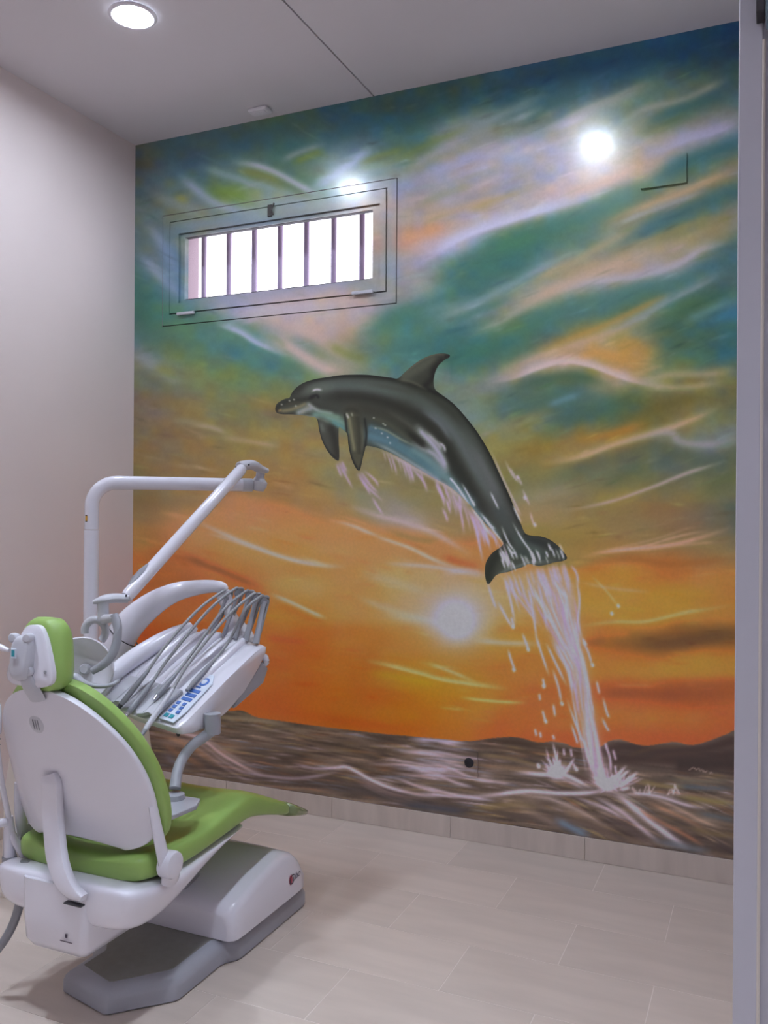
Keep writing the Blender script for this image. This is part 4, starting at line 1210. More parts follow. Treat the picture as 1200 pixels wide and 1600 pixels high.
trk = tag(link('door_track', add_box(BM(), (xa, JAMB_Y - 0.05, zt), (xb, JAMB_Y - 0.0125, zt + 0.10)), M['dark'], bevel=0.0015), 'dark sliding door track end at the top right corner', 'door track')
link('glass_panel_edge', add_box(BM(), (xb + 0.0008, JAMB_Y - 0.055, zt - 0.016), (xc_ + 0.03, JAMB_Y - 0.02, zt + 0.10)), M['glass_edge'], trk, bevel=0.001)

SEAM_X = -1.627
bm = BM()
add_box(bm, (LEFT_X, FRONT_Y, CEIL_Z), (SEAM_X - 0.004, WALL_Y, CEIL_Z + 0.012))
add_box(bm, (SEAM_X + 0.004, FRONT_Y, CEIL_Z), (HALL_X, WALL_Y, CEIL_Z + 0.012))
ceiling = tag(link('ceiling', bm, M['ceiling'], smooth=False), 'plain white panel ceiling with one straight joint', 'ceiling', kind='structure')
link('joint_backing', add_box(BM(), (LEFT_X - 0.2, FRONT_Y - 0.2, CEIL_Z + 0.0125), (HALL_X + 0.2, WALL_Y + THICK, CEIL_Z + 0.15)), M['groove'], ceiling, smooth=False)

floor = tag(link('floor', add_box(BM(), (LEFT_X - 0.2, FRONT_Y - 0.2, -0.12), (HALL_X + 0.2, WALL_Y + THICK, -0.0008)), M['grout'], smooth=False), 'beige stone tile floor laid in staggered rows', 'floor', kind='structure')
# floor tile pieces
nt = M['tile'].node_tree
oi = nt.nodes.new('ShaderNodeObjectInfo')
hsv = nt.nodes.new('ShaderNodeHueSaturation')
mr = nt.nodes.new('ShaderNodeMapRange')
mr.inputs['To Min'].default_value = 0.95; mr.inputs['To Max'].default_value = 1.05
nt.links.new(oi.outputs['Random'], mr.inputs['Value'])
nt.links.new(mr.outputs['Result'], hsv.inputs['Value'])
src = nt.nodes['Principled BSDF'].inputs['Base Color'].links[0].from_socket
nt.links.new(src, hsv.inputs['Color'])
nt.links.new(hsv.outputs['Color'], nt.nodes['Principled BSDF'].inputs['Base Color'])

TW, TL, GAP = 0.2885, 0.571, 0.0026
tile_cache = {}


def tile_object(name, sx, sy, sz, loc, m, parent):
    key = (name, round(sx, 3), round(sy, 3), round(sz, 3))
    if key not in tile_cache:
        bm = add_box(BM(), (-sx / 2, -sy / 2, -sz), (sx / 2, sy / 2, 0))
        c = 0.0003
        top = [v for v in bm.verts if v.co.z > -sz / 2]
        bmesh.ops.bevel(bm, geom=[e for e in bm.edges if all(v in top for v in e.verts)], offset=c, segments=1, affect='EDGES')
        bmesh.ops.recalc_face_normals(bm, faces=bm.faces)
        me = bpy.data.meshes.new(name); bm.to_mesh(me); bm.free(); me.materials.append(m)
        tile_cache[key] = me
    o = bpy.data.objects.new(name, tile_cache[key])
    COL.objects.link(o)
    o.parent = parent
    o.location = Vector(loc) - worldloc(parent)
    return o


row = 0
y1 = WALL_Y
y0 = 3.248
while y1 > FRONT_Y + 0.01:
    xo = -0.301 + (0.5 * TL if row % 2 == 0 else 0.0)
    xmax = RIGHT_X if y0 > JAMB_Y + 0.1 else HALL_X
    k = math.floor((LEFT_X - xo) / TL)
    while True:
        a = max(LEFT_X, xo + k * TL); b = min(xmax, xo + (k + 1) * TL); k += 1
        if a >= xmax - 0.01: break
        if b - a < 0.02: continue
        ya = max(y0, FRONT_Y)
        tile_object('tile', b - a - GAP, y1 - ya - GAP, 0.0008, ((a + b) / 2, (y1 + ya) / 2, 0.0), M['tile'], floor)
    y1 = y0
    y0 = max(FRONT_Y, y0 - TW)
    row += 1

# skirting: tile strips along the mural wall and the left wall
for nm, lab in (('baseboard_back', 'beige tile skirting under the mural'), ('baseboard_left', 'beige tile skirting along the pink left wall')):
    if nm == 'baseboard_back':
        root = tag(link(nm, add_box(BM(), (LEFT_X, WALL_Y - 0.005, 0.0005), (RIGHT_X, WALL_Y - 0.0015, SKIRT_H - 0.002)), M['grout'], smooth=False), lab, 'baseboard', kind='structure')
        x = LEFT_X + 0.011
        while x < RIGHT_X - 0.02:
            b = min(RIGHT_X, x + TL)
            link('skirting_tile', add_box(BM(), (x + 0.001, WALL_Y - 0.0125, 0.0008), (b - 0.001, WALL_Y - 0.0052, SKIRT_H)), M['skirt'], root, bevel=0.001)
            x = b
    else:
        root = tag(link(nm, add_box(BM(), (LEFT_X + 0.0015, FRONT_Y, 0.0005), (LEFT_X + 0.004, WALL_Y - 0.013, SKIRT_H - 0.002)), M['grout'], smooth=False), lab, 'baseboard', kind='structure')
        y = FRONT_Y
        while y < WALL_Y - 0.03:
            b = min(WALL_Y - 0.013, y + TL)
            link('skirting_tile', add_box(BM(), (LEFT_X + 0.0042, y + 0.001, 0.0008), (LEFT_X + 0.011, b - 0.001, SKIRT_H)), M['skirt'], root, bevel=0.001)
            y = b

# ------------------------------------------------------------------ window: painted frame and sash, pane, security bars
window = empty('window_1', ((WIN[0] + WIN[1]) / 2, WALL_Y, WIN[2]))
tag(window, 'narrow high barred window whose frame is painted over with the mural', 'window', kind='structure')


def painted_ring(name, outer, inner, y, depth, parent):
    xs = lines(outer[0], outer[1], 0.006, inner[:2]); zs = lines(outer[2], outer[3], 0.006, inner[2:])
    X, Z = np.meshgrid(xs, zs)
    nx = len(xs)
    co = np.stack([X.ravel(), np.full(X.size, y), Z.ravel()], 1)
    i = np.arange(nx - 1)[None, :] + np.arange(len(zs) - 1)[:, None] * nx
    quad = np.stack([i, i + 1, i + 1 + nx, i + nx], -1)
    cx, cz = np.meshgrid((np.array(xs[:-1]) + xs[1:]) / 2, (np.array(zs[:-1]) + zs[1:]) / 2)
    quad = quad[~((cx > inner[0]) & (cx < inner[1]) & (cz > inner[2]) & (cz < inner[3]))]
    n0 = len(co)
    extra = []; q2 = []
    for r in (outer, inner):
        for (ax, az), (bx, bz) in zip(((r[0], r[2]), (r[1], r[2]), (r[1], r[3]), (r[0], r[3])), ((r[1], r[2]), (r[1], r[3]), (r[0], r[3]), (r[0], r[2]))):
            n = 24
            for k in range(n):
                b = n0 + len(extra)
                for t in (k / n, (k + 1) / n):
                    extra += [(ax + (bx - ax) * t, y, az + (bz - az) * t), (ax + (bx - ax) * t, y + depth, az + (bz - az) * t)]
                q2.append((b, b + 2, b + 3, b + 1))
    co = np.vstack([co, np.array(extra)])
    return sheet(name, co, np.vstack([quad, np.array(q2)]), CANVAS, parent)


L2 = (-2.741, -1.556, 2.371, 2.834); L3 = (-2.684, -1.590, 2.424, 2.768); GL = (-2.655, -1.630, 2.438, 2.750)
sh = lambda r, d: (r[0] + d, r[1] - d, r[2] + d, r[3] - d)
painted_ring('frame', sh(WIN, 0.004), L2, WALL_Y - 0.004, 0.05, window)
painted_ring('sash', sh(L2, 0.0055), L3, WALL_Y - 0.008, 0.045, window)
painted_ring('glazing_bead', sh(L3, 0.002), GL, WALL_Y + 0.004, 0.03, window)
bm = BM()
for r, ri, yy in ((sh(WIN, -0.0), sh(WIN, 0.02), 0.006), (sh(L2, -0.02), sh(L2, 0.02), 0.006), (sh(L3, -0.015), sh(L3, 0.02), 0.012)):
    for lo, hi in (((r[0], r[2]), (r[1], ri[2])), ((r[0], ri[3]), (r[1], r[3])), ((r[0], ri[2]), (ri[0], ri[3])), ((ri[1], ri[2]), (r[1], ri[3]))):
        add_box(bm, (lo[0] + 0.0005, WALL_Y + yy, lo[1] + 0.0005), (hi[0] - 0.0005, WALL_Y + yy + 0.025, hi[1] - 0.0005))
link('rubber_gasket', bm, M['dark'], window, smooth=False)  # dark backing strips behind the gaps of frame and sash
link('pane', add_box(BM(), (GL[0] - 0.006, WALL_Y + 0.024, GL[2] - 0.006), (GL[1] + 0.006, WALL_Y + 0.028, GL[3] + 0.006)), M['glass'], window, smooth=False)
BAR_Y = WALL_Y + 0.2
bars = []
for px in (313.7, 352.6, 392.2, 432.6, 473.8, 516.3, 560.4):
    b = tube(BM(), [(at(px, 400, Y=BAR_Y).x, BAR_Y, WIN[2] - 0.01), (at(px, 400, Y=BAR_Y).x, BAR_Y, WIN[3] + 0.01)], 0.0135, seg=12)
    link('security_bar', b, M['bar'], window)
# latch and two hinges
lp = at(420, 333, Y=WALL_Y)
bm = BM()
add_box(bm, (lp.x - 0.020, WALL_Y - 0.016, lp.z - 0.026), (lp.x + 0.004, WALL_Y - 0.006, lp.z + 0.030))
latch = link('latch', bm, M['pewter'], window, bevel=0.002)
link('latch_handle', tube(BM(), [(lp.x + 0.010, WALL_Y - 0.014, lp.z - 0.022), (lp.x + 0.010, WALL_Y - 0.024, lp.z + 0.0), (lp.x + 0.016, WALL_Y - 0.016, lp.z + 0.032)], 0.0042, n=8, seg=8), M['pewter'], latch)
for px, py in ((289, 494), (564, 458)):
    c = at(px, py, Y=WALL_Y)
    link('hinge', add_box(BM(), (c.x - 0.052, WALL_Y - 0.022, c.z - 0.009), (c.x + 0.052, WALL_Y - 0.0082, c.z + 0.006)), M['lightgrey'], window, bevel=0.003)


def painted_box(name, x0, x1, z0, z1, y, depth, parent=None, hole=None):
    xs = lines(x0, x1, 0.005); zs = lines(z0, z1, 0.005)
    X, Z = np.meshgrid(xs, zs)
    co = np.stack([X.ravel(), np.full(X.size, y), Z.ravel()], 1)
    nx = len(xs)
    i = np.arange(nx - 1)[None, :] + np.arange(len(zs) - 1)[:, None] * nx
    quad = np.stack([i, i + 1, i + 1 + nx, i + nx], -1).reshape(-1, 4)
    n0 = len(co)
    ex = [(x0, y, z0), (x1, y, z0), (x1, y, z1), (x0, y, z1), (x0, y + depth, z0), (x1, y + depth, z0), (x1, y + depth, z1), (x0, y + depth, z1)]
    q2 = [(n0 + a, n0 + b, n0 + b + 4, n0 + a + 4) for a, b in ((0, 1), (1, 2), (2, 3), (3, 0))]
    return sheet(name, np.vstack([co, np.array(ex)]), np.vstack([quad, np.array(q2)]), CANVAS, parent)


cover = painted_box('junction_box_cover', -0.467, -0.297, 2.669, 2.783, MY - 0.010, 0.009)
tag(cover, 'flat rectangular cover plate painted over in the sky of the mural, upper right', 'cover plate')
sock = painted_box('wall_socket', -1.282, -1.120, 0.272, 0.378, MY - 0.0075, 0.0065)
tag(sock, 'painted-over wall socket in the mural sea above the skirting', 'wall socket')
sc = at(739, 1189, Y=WALL_Y)
link('socket_well', lathe(BM(), [(0.0, 0.0), (0.019, 0.0), (0.021, 0.0015), (0.021, 0.003), (0.0, 0.003)], (sc.x, MY - 0.0108, sc.z), axis=(0, 1, 0), seg=24), M['dark'], sock)

# ------------------------------------------------------------------ ceiling fittings
def downlight(x, y, label):
    r = empty('ceiling_downlight', (x, y, CEIL_Z))
    tag(r, label, 'ceiling light', 'recessed ceiling downlights')
    link('trim_ring', lathe(BM(), [(0.0605, -0.002), (0.088, -0.002), (0.090, -0.006), (0.078, -0.012), (0.065, -0.008), (0.0605, -0.004)], (x, y, CEIL_Z - 0.0005), seg=40, ring=True), M['white'], r)
    link('diffuser', lathe(BM(), [(0.0, -0.0045), (0.060, -0.0045), (0.060, -0.0015), (0.0, -0.0015)], (x, y, CEIL_Z - 0.0005), seg=32), M['lamp'], r, smooth=False)


LAMP_LABELS = ['glowing round ceiling downlight nearest the left wall and the mural', 'round ceiling downlight in front of the mural whose glare shows on its painted sky']
for (x, y), lab in zip(LAMP_SPOTS, LAMP_LABELS):
    downlight(x, y, lab)


def fill_can(x, y, label):  # unseen fill light, added; its can keeps the glare off the mural
    r = empty('cylinder_downlight', (x, y, CEIL_Z))
    tag(r, label, 'ceiling light', 'cylinder spotlights in the hall')
    link('can', lathe(BM(), [(0.080, -0.0005), (0.085, -0.0005), (0.085, -0.14), (0.080, -0.14)], (x, y, CEIL_Z), seg=32, ring=True), M['white'], r)
    link('diffuser', lathe(BM(), [(0.0, -0.006), (0.078, -0.006), (0.078, -0.002), (0.0, -0.002)], (x, y, CEIL_Z), seg=32), M['hall_lamp'], r, smooth=False)


for (x, y), lab in zip(FILL_SPOTS, ['cylinder spotlight above the back of the dental chair by the left wall', 'cylinder spotlight above the doorway', 'cylinder spotlight beside the camera', 'cylinder spotlight in the hall behind the camera, left one', 'cylinder spotlight in the hall behind the camera, right one']):
    fill_can(x, y, lab)

bm = BM()
c = at(398, 173, Z=CEIL_Z)
sens = empty('ceiling_sensor', (c.x, c.y, CEIL_Z))
tag(sens, 'small flat white sensor box on the ceiling near the mural', 'sensor')
link('housing', add_box(BM(), (c.x - 0.05, c.y - 0.032, CEIL_Z - 0.018), (c.x + 0.05, c.y + 0.032, CEIL_Z - 0.0005)), M['white_wall'], sens, bevel=0.008)
link('lens_cover', add_box(BM(), (c.x - 0.034, c.y - 0.018, CEIL_Z - 0.0205), (c.x + 0.034, c.y + 0.018, CEIL_Z - 0.0182)), M['white_wall'], sens, bevel=0.002)

# ------------------------------------------------------------------ dental chair
XC = -1.735
chair = empty('dental_chair', (XC, 2.25, 0.0))
tag(chair, 'green and white dental chair on a grey floor base facing the mural', 'dental chair')


def rrect(cx, cy, hx, hy, r, z, n=5):
    """rounded rectangle ring in plan"""
    out = []
    for sx, sy, a0 in ((1, 1, 0), (-1, 1, 90), (-1, -1, 180), (1, -1, 270)):
        for k in range(n):
            a = math.radians(a0 + 90 * k / (n - 1))
            out.append(Vector((cx + sx * (hx - r) + r * math.cos(a), cy + sy * (hy - r) + r * math.sin(a), z)))
    return out


def plan(poly, z, inset=0.0, cx=XC, cy=2.3):
    """plan polygon of right-half points (dx, y), mirrored, at height z, pulled in by inset"""
    R = [(dx, y) for dx, y in poly]
    full = [(cx + dx, y) for dx, y in R] + [(cx - dx, y) for dx, y in R[::-1]]
    out = []
    for x, y in full:
        v = Vector((x - cx, y - cy))
        l = v.length
        v = v * ((l - inset) / l)
        out.append(Vector((cx + v.x, cy + v.y, z)))
    return out


# base: floor plate with rounded shoulder, dark rubber top, white front housing
XB = -1.755
def plate(inset, z):
    P = [(0.088 - inset * 0.4, 1.878 + inset), (0.100 - inset * 0.4, 1.884 + inset), (0.224 - inset, 2.012 + inset * 0.6), (0.231 - inset, 2.03 + inset * 0.5), (0.231 - inset, 2.228), (0.238 - inset, 2.25), (0.258 - inset, 2.276), (0.264 - inset, 2.295), (0.264 - inset, 2.69 - inset), (0.255 - inset, 2.715 - inset), (0.21 - inset, 2.745 - inset)]
    return [Vector((XB + dx, y, z * 0.87)) for dx, y in P] + [Vector((XB - (min(dx, 0.097 - inset) if y < 2.2 else dx), y + (0.004 * k_ if y < 2.0 else 0), z * 0.87)) for k_, (dx, y) in enumerate(P[::-1])]


base = link('base_plate', loft(BM(), [plate(0.004, 0.0015), plate(0.0, 0.006), plate(0.0, 0.046), plate(0.004, 0.060), plate(0.013, 0.072), plate(0.026, 0.080), plate(0.042, 0.083)]), M['base_grey'], chair, smooth=True)
bm = BM()
loft(bm, [plate(0.040, 0.0825), plate(0.041, 0.0845), plate(0.046, 0.0855)])
link('rubber_mat', bm, M['rubber'], base)
bm = BM()
rings = []
ZT = lambda y: np.interp(y, [2.235, 2.26, 2.40, 2.54, 2.60, 2.65, 2.69, 2.71], [0.160, 0.178, 0.214, 0.238, 0.228, 0.190, 0.140, 0.115])
ys = [2.238, 2.240, 2.250, 2.265, 2.30, 2.40, 2.48, 2.54, 2.575, 2.61, 2.65, 2.68, 2.70, 2.708]
for i, y in enumerate(ys):
    zt = ZT(y) - (0.012 if i == 0 else 0.006 if i == 1 else 0)
    w = np.interp(y, [2.238, 2.240, 2.250, 2.265, 2.3, 2.64, 2.68, 2.708], [0.240, 0.252, 0.265, 0.271, 0.273, 0.273, 0.268, 0.245])
    bev = 0.016
    prof = [(-w, 0.0757), (-w, 0.12 if zt > 0.15 else 0.09), (-w + 0.006, zt - 0.026), (-w + 0.012, zt - 0.012), (-w + 0.026, zt - 0.002), (-w * 0.5, zt + 0.003), (0, zt + 0.004), (w * 0.5, zt + 0.003), (w - 0.026, zt - 0.002), (w - 0.012, zt - 0.012), (w - 0.006, zt - 0.026), (w, 0.12 if zt > 0.15 else 0.09), (w, 0.0757)]
    rings.append([Vector((XB + a, y, max(z, 0.0757))) for a, z in prof])
loft(bm, rings)
cover_o = link('housing_cover', bm, M['white'], chair, smooth=True)
cover_o.data.set_sharp_from_angle(angle=math.radians(60))

# maker's mark on the cover: red oval and lettering
def text_mesh(txt, size, m, parent, origin, ux, uy, name='lettering', shear=0.2):
    cu = bpy.data.curves.new(name, 'FONT')
    cu.body = txt; cu.size = size; cu.extrude = 0.0002; cu.shear = shear
    o = bpy.data.objects.new(name + '_tmp', cu)
    COL.objects.link(o)
    dg = bpy.context.evaluated_depsgraph_get()
    me = bpy.data.meshes.new_from_object(o.evaluated_get(dg))
    bpy.data.objects.remove(o); bpy.data.curves.remove(cu)
    ux = Vector(ux).normalized(); uy = Vector(uy).normalized(); uz = ux.cross(uy)
    off = worldloc(parent)
    for v in me.vertices:
        v.co = Vector(origin) + ux * v.co.x + uy * v.co.y + uz * v.co.z - off
    me.materials.clear(); me.materials.append(m)
    ob = bpy.data.objects.new(name, me)
    COL.objects.link(ob)
    ob.parent = parent
    return ob


lx = XB + 0.2735
mk = at(462, 1377, X=lx)
bm = BM()
ring = [Vector((lx, mk.y + 0.010 * math.cos(a), mk.z + 0.017 * math.sin(a))) for a in np.linspace(0, 2 * math.pi, 25)[:-1]]
prism(bm, ring, (0.0006, 0, 0))
link('logo_oval', bm, M['red'], cover_o)
text_mesh('C', 0.046, M['ink'], cover_o, (lx + 0.0012, mk.y - 0.014, mk.z - 0.016), (0, 1, 0), (0, 0, 1), 'logo_letter')
text_mesh('ubo', 0.034, M['ink'], cover_o, (lx + 0.0008, mk.y + 0.011, mk.z - 0.010), (0, 1, 0.08), (0, 0, 1), 'logo_lettering')

# lift housing: white box under the seat carrier
bx0, bx1 = XC - 0.112, XC + 0.108
bm = BM()
rings = []
for z, ins, y0, y1 in ((0.207, 0.03, 1.79, 1.98), (0.212, 0.016, 1.776, 1.99), (0.235, 0.003, 1.762, 2.0), (0.30, 0.0, 1.757, 2.02), (0.40, 0.0, 1.757, 2.06)):
    c = ((y0 + y1) / 2)
    rings.append(rrect((bx0 + bx1) / 2, c, (bx1 - bx0) / 2 - ins, (y1 - y0) / 2, 0.02, z))
loft(bm, rings)
lift = link('lift_housing', bm, M['white'], chair)
bm = BM()
loft(bm, [rrect(XB, 2.34, 0.06, 0.05, 0.02, 0.16), rrect(XC, 2.20, 0.07, 0.06, 0.02, 0.37)])
link('lift_arm', bm, M['base_grey'], chair)
# small print on its rear face
pm = at(112, 1469, Y=1.756); pl = at(112, 1478, Y=1.756)
link('print_mark', add_box(BM(), (pm.x - 0.0035, 1.7555, pm.z - 0.005), (pm.x + 0.0035, 1.7565, pm.z + 0.005)), M['ink'], lift, smooth=False)
link('print_line', add_box(BM(), (pl.x - 0.021, 1.7555, pl.z - 0.0012), (pl.x + 0.021, 1.7565, pl.z + 0.0012)), M['ink'], lift, smooth=False)

# seat carrier: white pan under the cushion
PAN = [(1.765, 0.41, 0.33, 0.205), (1.785, 0.415, 0.290, 0.238), (1.84, 0.408, 0.272, 0.254), (1.93, 0.39, 0.276, 0.255), (2.02, 0.392, 0.305, 0.251), (2.12, 0.40, 0.340, 0.246), (2.22, 0.402, 0.372, 0.240), (2.32, 0.405, 0.388, 0.232), (2.35, 0.405, 0.394, 0.22)]
rings = []
for y, zt, zb, w in PAN:
    p = [(-1, zt), (-1, zt * 0.7 + zb * 0.3), (-0.94, zb * 0.75 + zt * 0.25), (-0.82, zb), (0, zb), (0.82, zb), (0.94, zb * 0.75 + zt * 0.25), (1, zt * 0.7 + zb * 0.3), (1, zt), (0.5, zt - 0.004), (-0.5, zt - 0.004)]
    rings.append([Vector((XC + a * w, y, z)) for a, z in p])
link('seat_carrier', loft(BM(), rings), M['white'], chair, subsurf=2)

# seat cushion with drop leg-rest: rings along the chair
SEAT = [(1.835, 0.462, 0.405, 0.19), (1.85, 0.482, 0.392, 0.215), (1.93, 0.478, 0.386, 0.232), (2.05, 0.47, 0.386, 0.237), (2.16, 0.482, 0.395, 0.238), (2.27, 0.503, 0.403, 0.238), (2.34, 0.512, 0.408, 0.238),
        (2.40, 0.492, 0.400, 0.236), (2.50, 0.448, 0.372, 0.228), (2.60, 0.404, 0.340, 0.216), (2.69, 0.362, 0.308, 0.204)]


def cushion_ring(y, zt, zb, w, dip=0.02, n=11):
    top = [(XC + w * (-1 + 2 * k / (n - 1))) for k in range(n)]
    r = []
    for k, x in enumerate(top):
        u = abs(x - XC) / w
        z = zt - dip * (1 - u ** 2) if u < 0.9 else zt - 0.012 * (u - 0.9) / 0.1
        r.append(Vector((x * 1.0, y, z)))
    h = zt - zb
    r += [Vector((XC + w * 1.03, y, zt - h * 0.35)), Vector((XC + w * 1.03, y, zt - h * 0.7)), Vector((XC + w * 0.97, y, zb)), Vector((XC, y, zb)), Vector((XC - w * 0.97, y, zb)), Vector((XC - w * 1.03, y, zt - h * 0.7)), Vector((XC - w * 1.03, y, zt - h * 0.35))]
    return r


link('seat_cushion', loft(BM(), [cushion_ring(*s, dip=0.028 if s[0] < 2.3 else 0.012) for s in SEAT]), M['green'], chair, subsurf=2)
FOOT = [(2.672, 0.373, 0.311, 0.2075), (2.70, 0.361, 0.302, 0.206), (2.76, 0.334, 0.283, 0.198), (2.83, 0.30, 0.263, 0.18), (2.87, 0.28, 0.256, 0.155), (2.885, 0.27, 0.26, 0.12)]
link('foot_cover', loft(BM(), [cushion_ring(*s, dip=0.008) for s in FOOT]), M['green_cover'], chair, subsurf=1)

# backrest: white shell behind a green cushion
BZ = [0.476, 0.486, 0.520, 0.59, 0.66, 0.72, 0.78, 0.825, 0.867, 0.898, 0.916, 0.926]
BW = [0.148, 0.202, 0.240, 0.250, 0.248, 0.238, 0.218, 0.191, 0.156, 0.115, 0.077, 0.032]
def back_y(z):
    return 1.832 - (z - 0.50) * 0.31


def back_sheet(name, grow, dy, thick, m, parent, arch=0.0, nx=15, wrap=0.075, zs=0.0):
    bm = BM()
    rows = []
    for z, w in zip(BZ, BW):
        w = w + grow * min(1, w / 0.1)
        zz = 0.72 + (z - 0.72) * (1 + grow / 0.22) + zs
        row = []
        for k in range(nx):
            u = -1 + 2 * k / (nx - 1)
            u = math.sin(u * math.pi / 2)
            x = XC + u * w
            a = abs(u * w) / 0.26
            y = back_y(z) + dy + wrap * a ** 3
            lift_ = arch * (1 - u * u) if z < 0.56 else 0
            row.append(Vector((x, y, zz + lift_)))
        rows.append(row)
    for off in (0, 1):
        pass
    front = [[bm.verts.new(p + Vector((0, thick * (0.35 + 0.65 * (1 - (abs(k - (nx - 1) / 2) / ((nx - 1) / 2)) ** 6)), 0.0))) for k, p in enumerate(r)] for r in rows]
    back = [[bm.verts.new(p) for p in r] for r in rows]
    R = len(rows)
    for i in range(R - 1):
        for k in range(nx - 1):
            bm.faces.new((back[i][k], back[i][k + 1], back[i + 1][k + 1], back[i + 1][k]))
            bm.faces.new((front[i][k + 1], front[i][k], front[i + 1][k], front[i + 1][k + 1]))
    for i in range(R - 1):
        bm.faces.new((back[i + 1][0], front[i + 1][0], front[i][0], back[i][0]))
        bm.faces.new((back[i][-1], front[i][-1], front[i + 1][-1], back[i + 1][-1]))
    for k in range(nx - 1):
        bm.faces.new((back[0][k + 1], back[0][k], front[0][k], front[0][k + 1]))
        bm.faces.new((back[-1][k], back[-1][k + 1], front[-1][k + 1], front[-1][k]))
    return link(name, bm, m, parent, subsurf=2)


shell = back_sheet('back_shell', 0.0, 0.0, 0.035, M['white'], chair, arch=0.018)
back_sheet('backrest_cushion', 0.012, 0.0355, 0.05, M['green'], chair, arch=0.0, zs=0.010, wrap=0.06)
# round badge on the shell
bc = at(60, 1139, Y=back_y(0.83) - 0.001)
nrm = Vector((-0.03, -1, -0.31)).normalized()
bd = link('badge', lathe(BM(), [(0.0, 0.0), (0.024, 0.0), (0.0255, 0.001), (0.0255, 0.003), (0.021, 0.0042), (0.0, 0.0042)], (bc.x, back_y(bc.z) + 0.0035, bc.z), axis=nrm, seg=30), M['lightgrey'], shell)
for dx in (-0.008, 0.0, 0.008):
    p = Vector((bc.x + dx, back_y(bc.z) + 0.0035, bc.z)) + nrm * 0.0042
    link('badge_rib', tube(BM(), [p + Vector((0, 0.0045, -0.014)), p + Vector((0, -0.0045, 0.014))], 0.0018, seg=6), M['grey'], bd)

# curved recline strut down the middle of the shell
sx = XC - 0.04
def flat_arm(name, path, hw, ht, m, parent, n=24):
    """flat bar with rounded edges; path points, half widths along X, half thickness"""
    C = catmull([list(p) + [w] for p, w in zip(path, hw)], n)
    rings = []
    for i in range(n):
        a_ = Vector(C[max(i - 1, 0)][:3]); b_ = Vector(C[min(i + 1, n - 1)][:3])
        T = (b_ - a_).normalized()
        S = Vector((0, 1, 0)).cross(T).normalized() if abs(T.y) < 0.95 else Vector((1, 0, 0))
        V = T.cross(S).normalized()
        c = Vector(C[i][:3]); w = C[i][3]
        rings.append([c + S * (w * sx_) + V * (ht * sy_) for sx_, sy_ in ((1, 0.3), (1, -0.3), (0.9, -0.85), (0.7, -1), (-0.7, -1), (-0.9, -0.85), (-1, -0.3), (-1, 0.3), (-0.9, 1), (0.9, 1))])
    return link(name, loft(BM(), rings), m, parent)


q = [at(84, 1217, Y=back_y(0.685) - 0.001), at(86, 1232, Y=back_y(0.66) - 0.010), at(88, 1270, Y=back_y(0.60) - 0.014), at(92, 1315, Y=1.783), at(96, 1345, Y=1.772), at(105, 1375, Y=1.757), at(119, 1396, Y=1.7525), at(139, 1409, Y=1.7525)]
flat_arm('recline_strut', q, [0.028, 0.030, 0.031, 0.032, 0.033, 0.030, 0.021, 0.008], 0.012, M['white'], chair)
sx = at(125, 1410, Y=1.7545).x; sz_ = at(125, 1410, Y=1.7545).z
link('strut_slot', add_box(BM(), (sx - 0.024, 1.7385, sz_ - 0.012), (sx + 0.034, 1.7545, sz_ - 0.0085)), M['dark'], chair, smooth=False)

# side arms and hinge knobs
for s_ in (1, -1):
    x = XC + s_ * 0.252
    arm = link('hinge_arm', tube(BM(), [(x - s_ * 0.012, 1.868, 0.61), (x - s_ * 0.004, 1.880, 0.53), (x + s_ * 0.004, 1.903, 0.43)], [0.015, 0.019, 0.022], n=12, seg=14, flat=(1.0, 0.5), up=(1, 0, 0)), M['white'], chair)
    k = Vector((x + s_ * 0.012, 1.915, 0.438))
    link('hinge_knob', lathe(BM(), [(0.0, -0.02), (0.036, -0.02), (0.037, 0.008), (0.034, 0.015), (0.026, 0.017), (0.0, 0.0175)], k, axis=(s_, 0, 0), seg=32), M['white'], arm)
    link('hinge_bracket', tube(BM(), [(x - s_ * 0.004, 1.925, 0.425), (x - s_ * 0.010, 1.94, 0.39), (x - s_ * 0.018, 1.945, 0.355)], [0.030, 0.040, 0.034], n=8, seg=14, flat=(1, 0.4), up=(1, 0, 0)), M['white'], chair)

# headrest
HX = XC - 0.005
hy = 1.690
def hr_out(w0, w1, h, zc, y, tilt=0.10, n=24):
    out = []
    for k in range(n):
        a = 2 * math.pi * k / n
        cx, cz = math.cos(a), math.sin(a)
        ex = abs(cx) ** 0.55 * (1 if cx >= 0 else -1); ez = abs(cz) ** 0.55 * (1 if cz >= 0 else -1)
        w = w0 + (w1 - w0) * (ez + 1) / 2
        out.append(Vector((HX + ex * w, y + ez * h * tilt, zc + ez * h)))
    return out


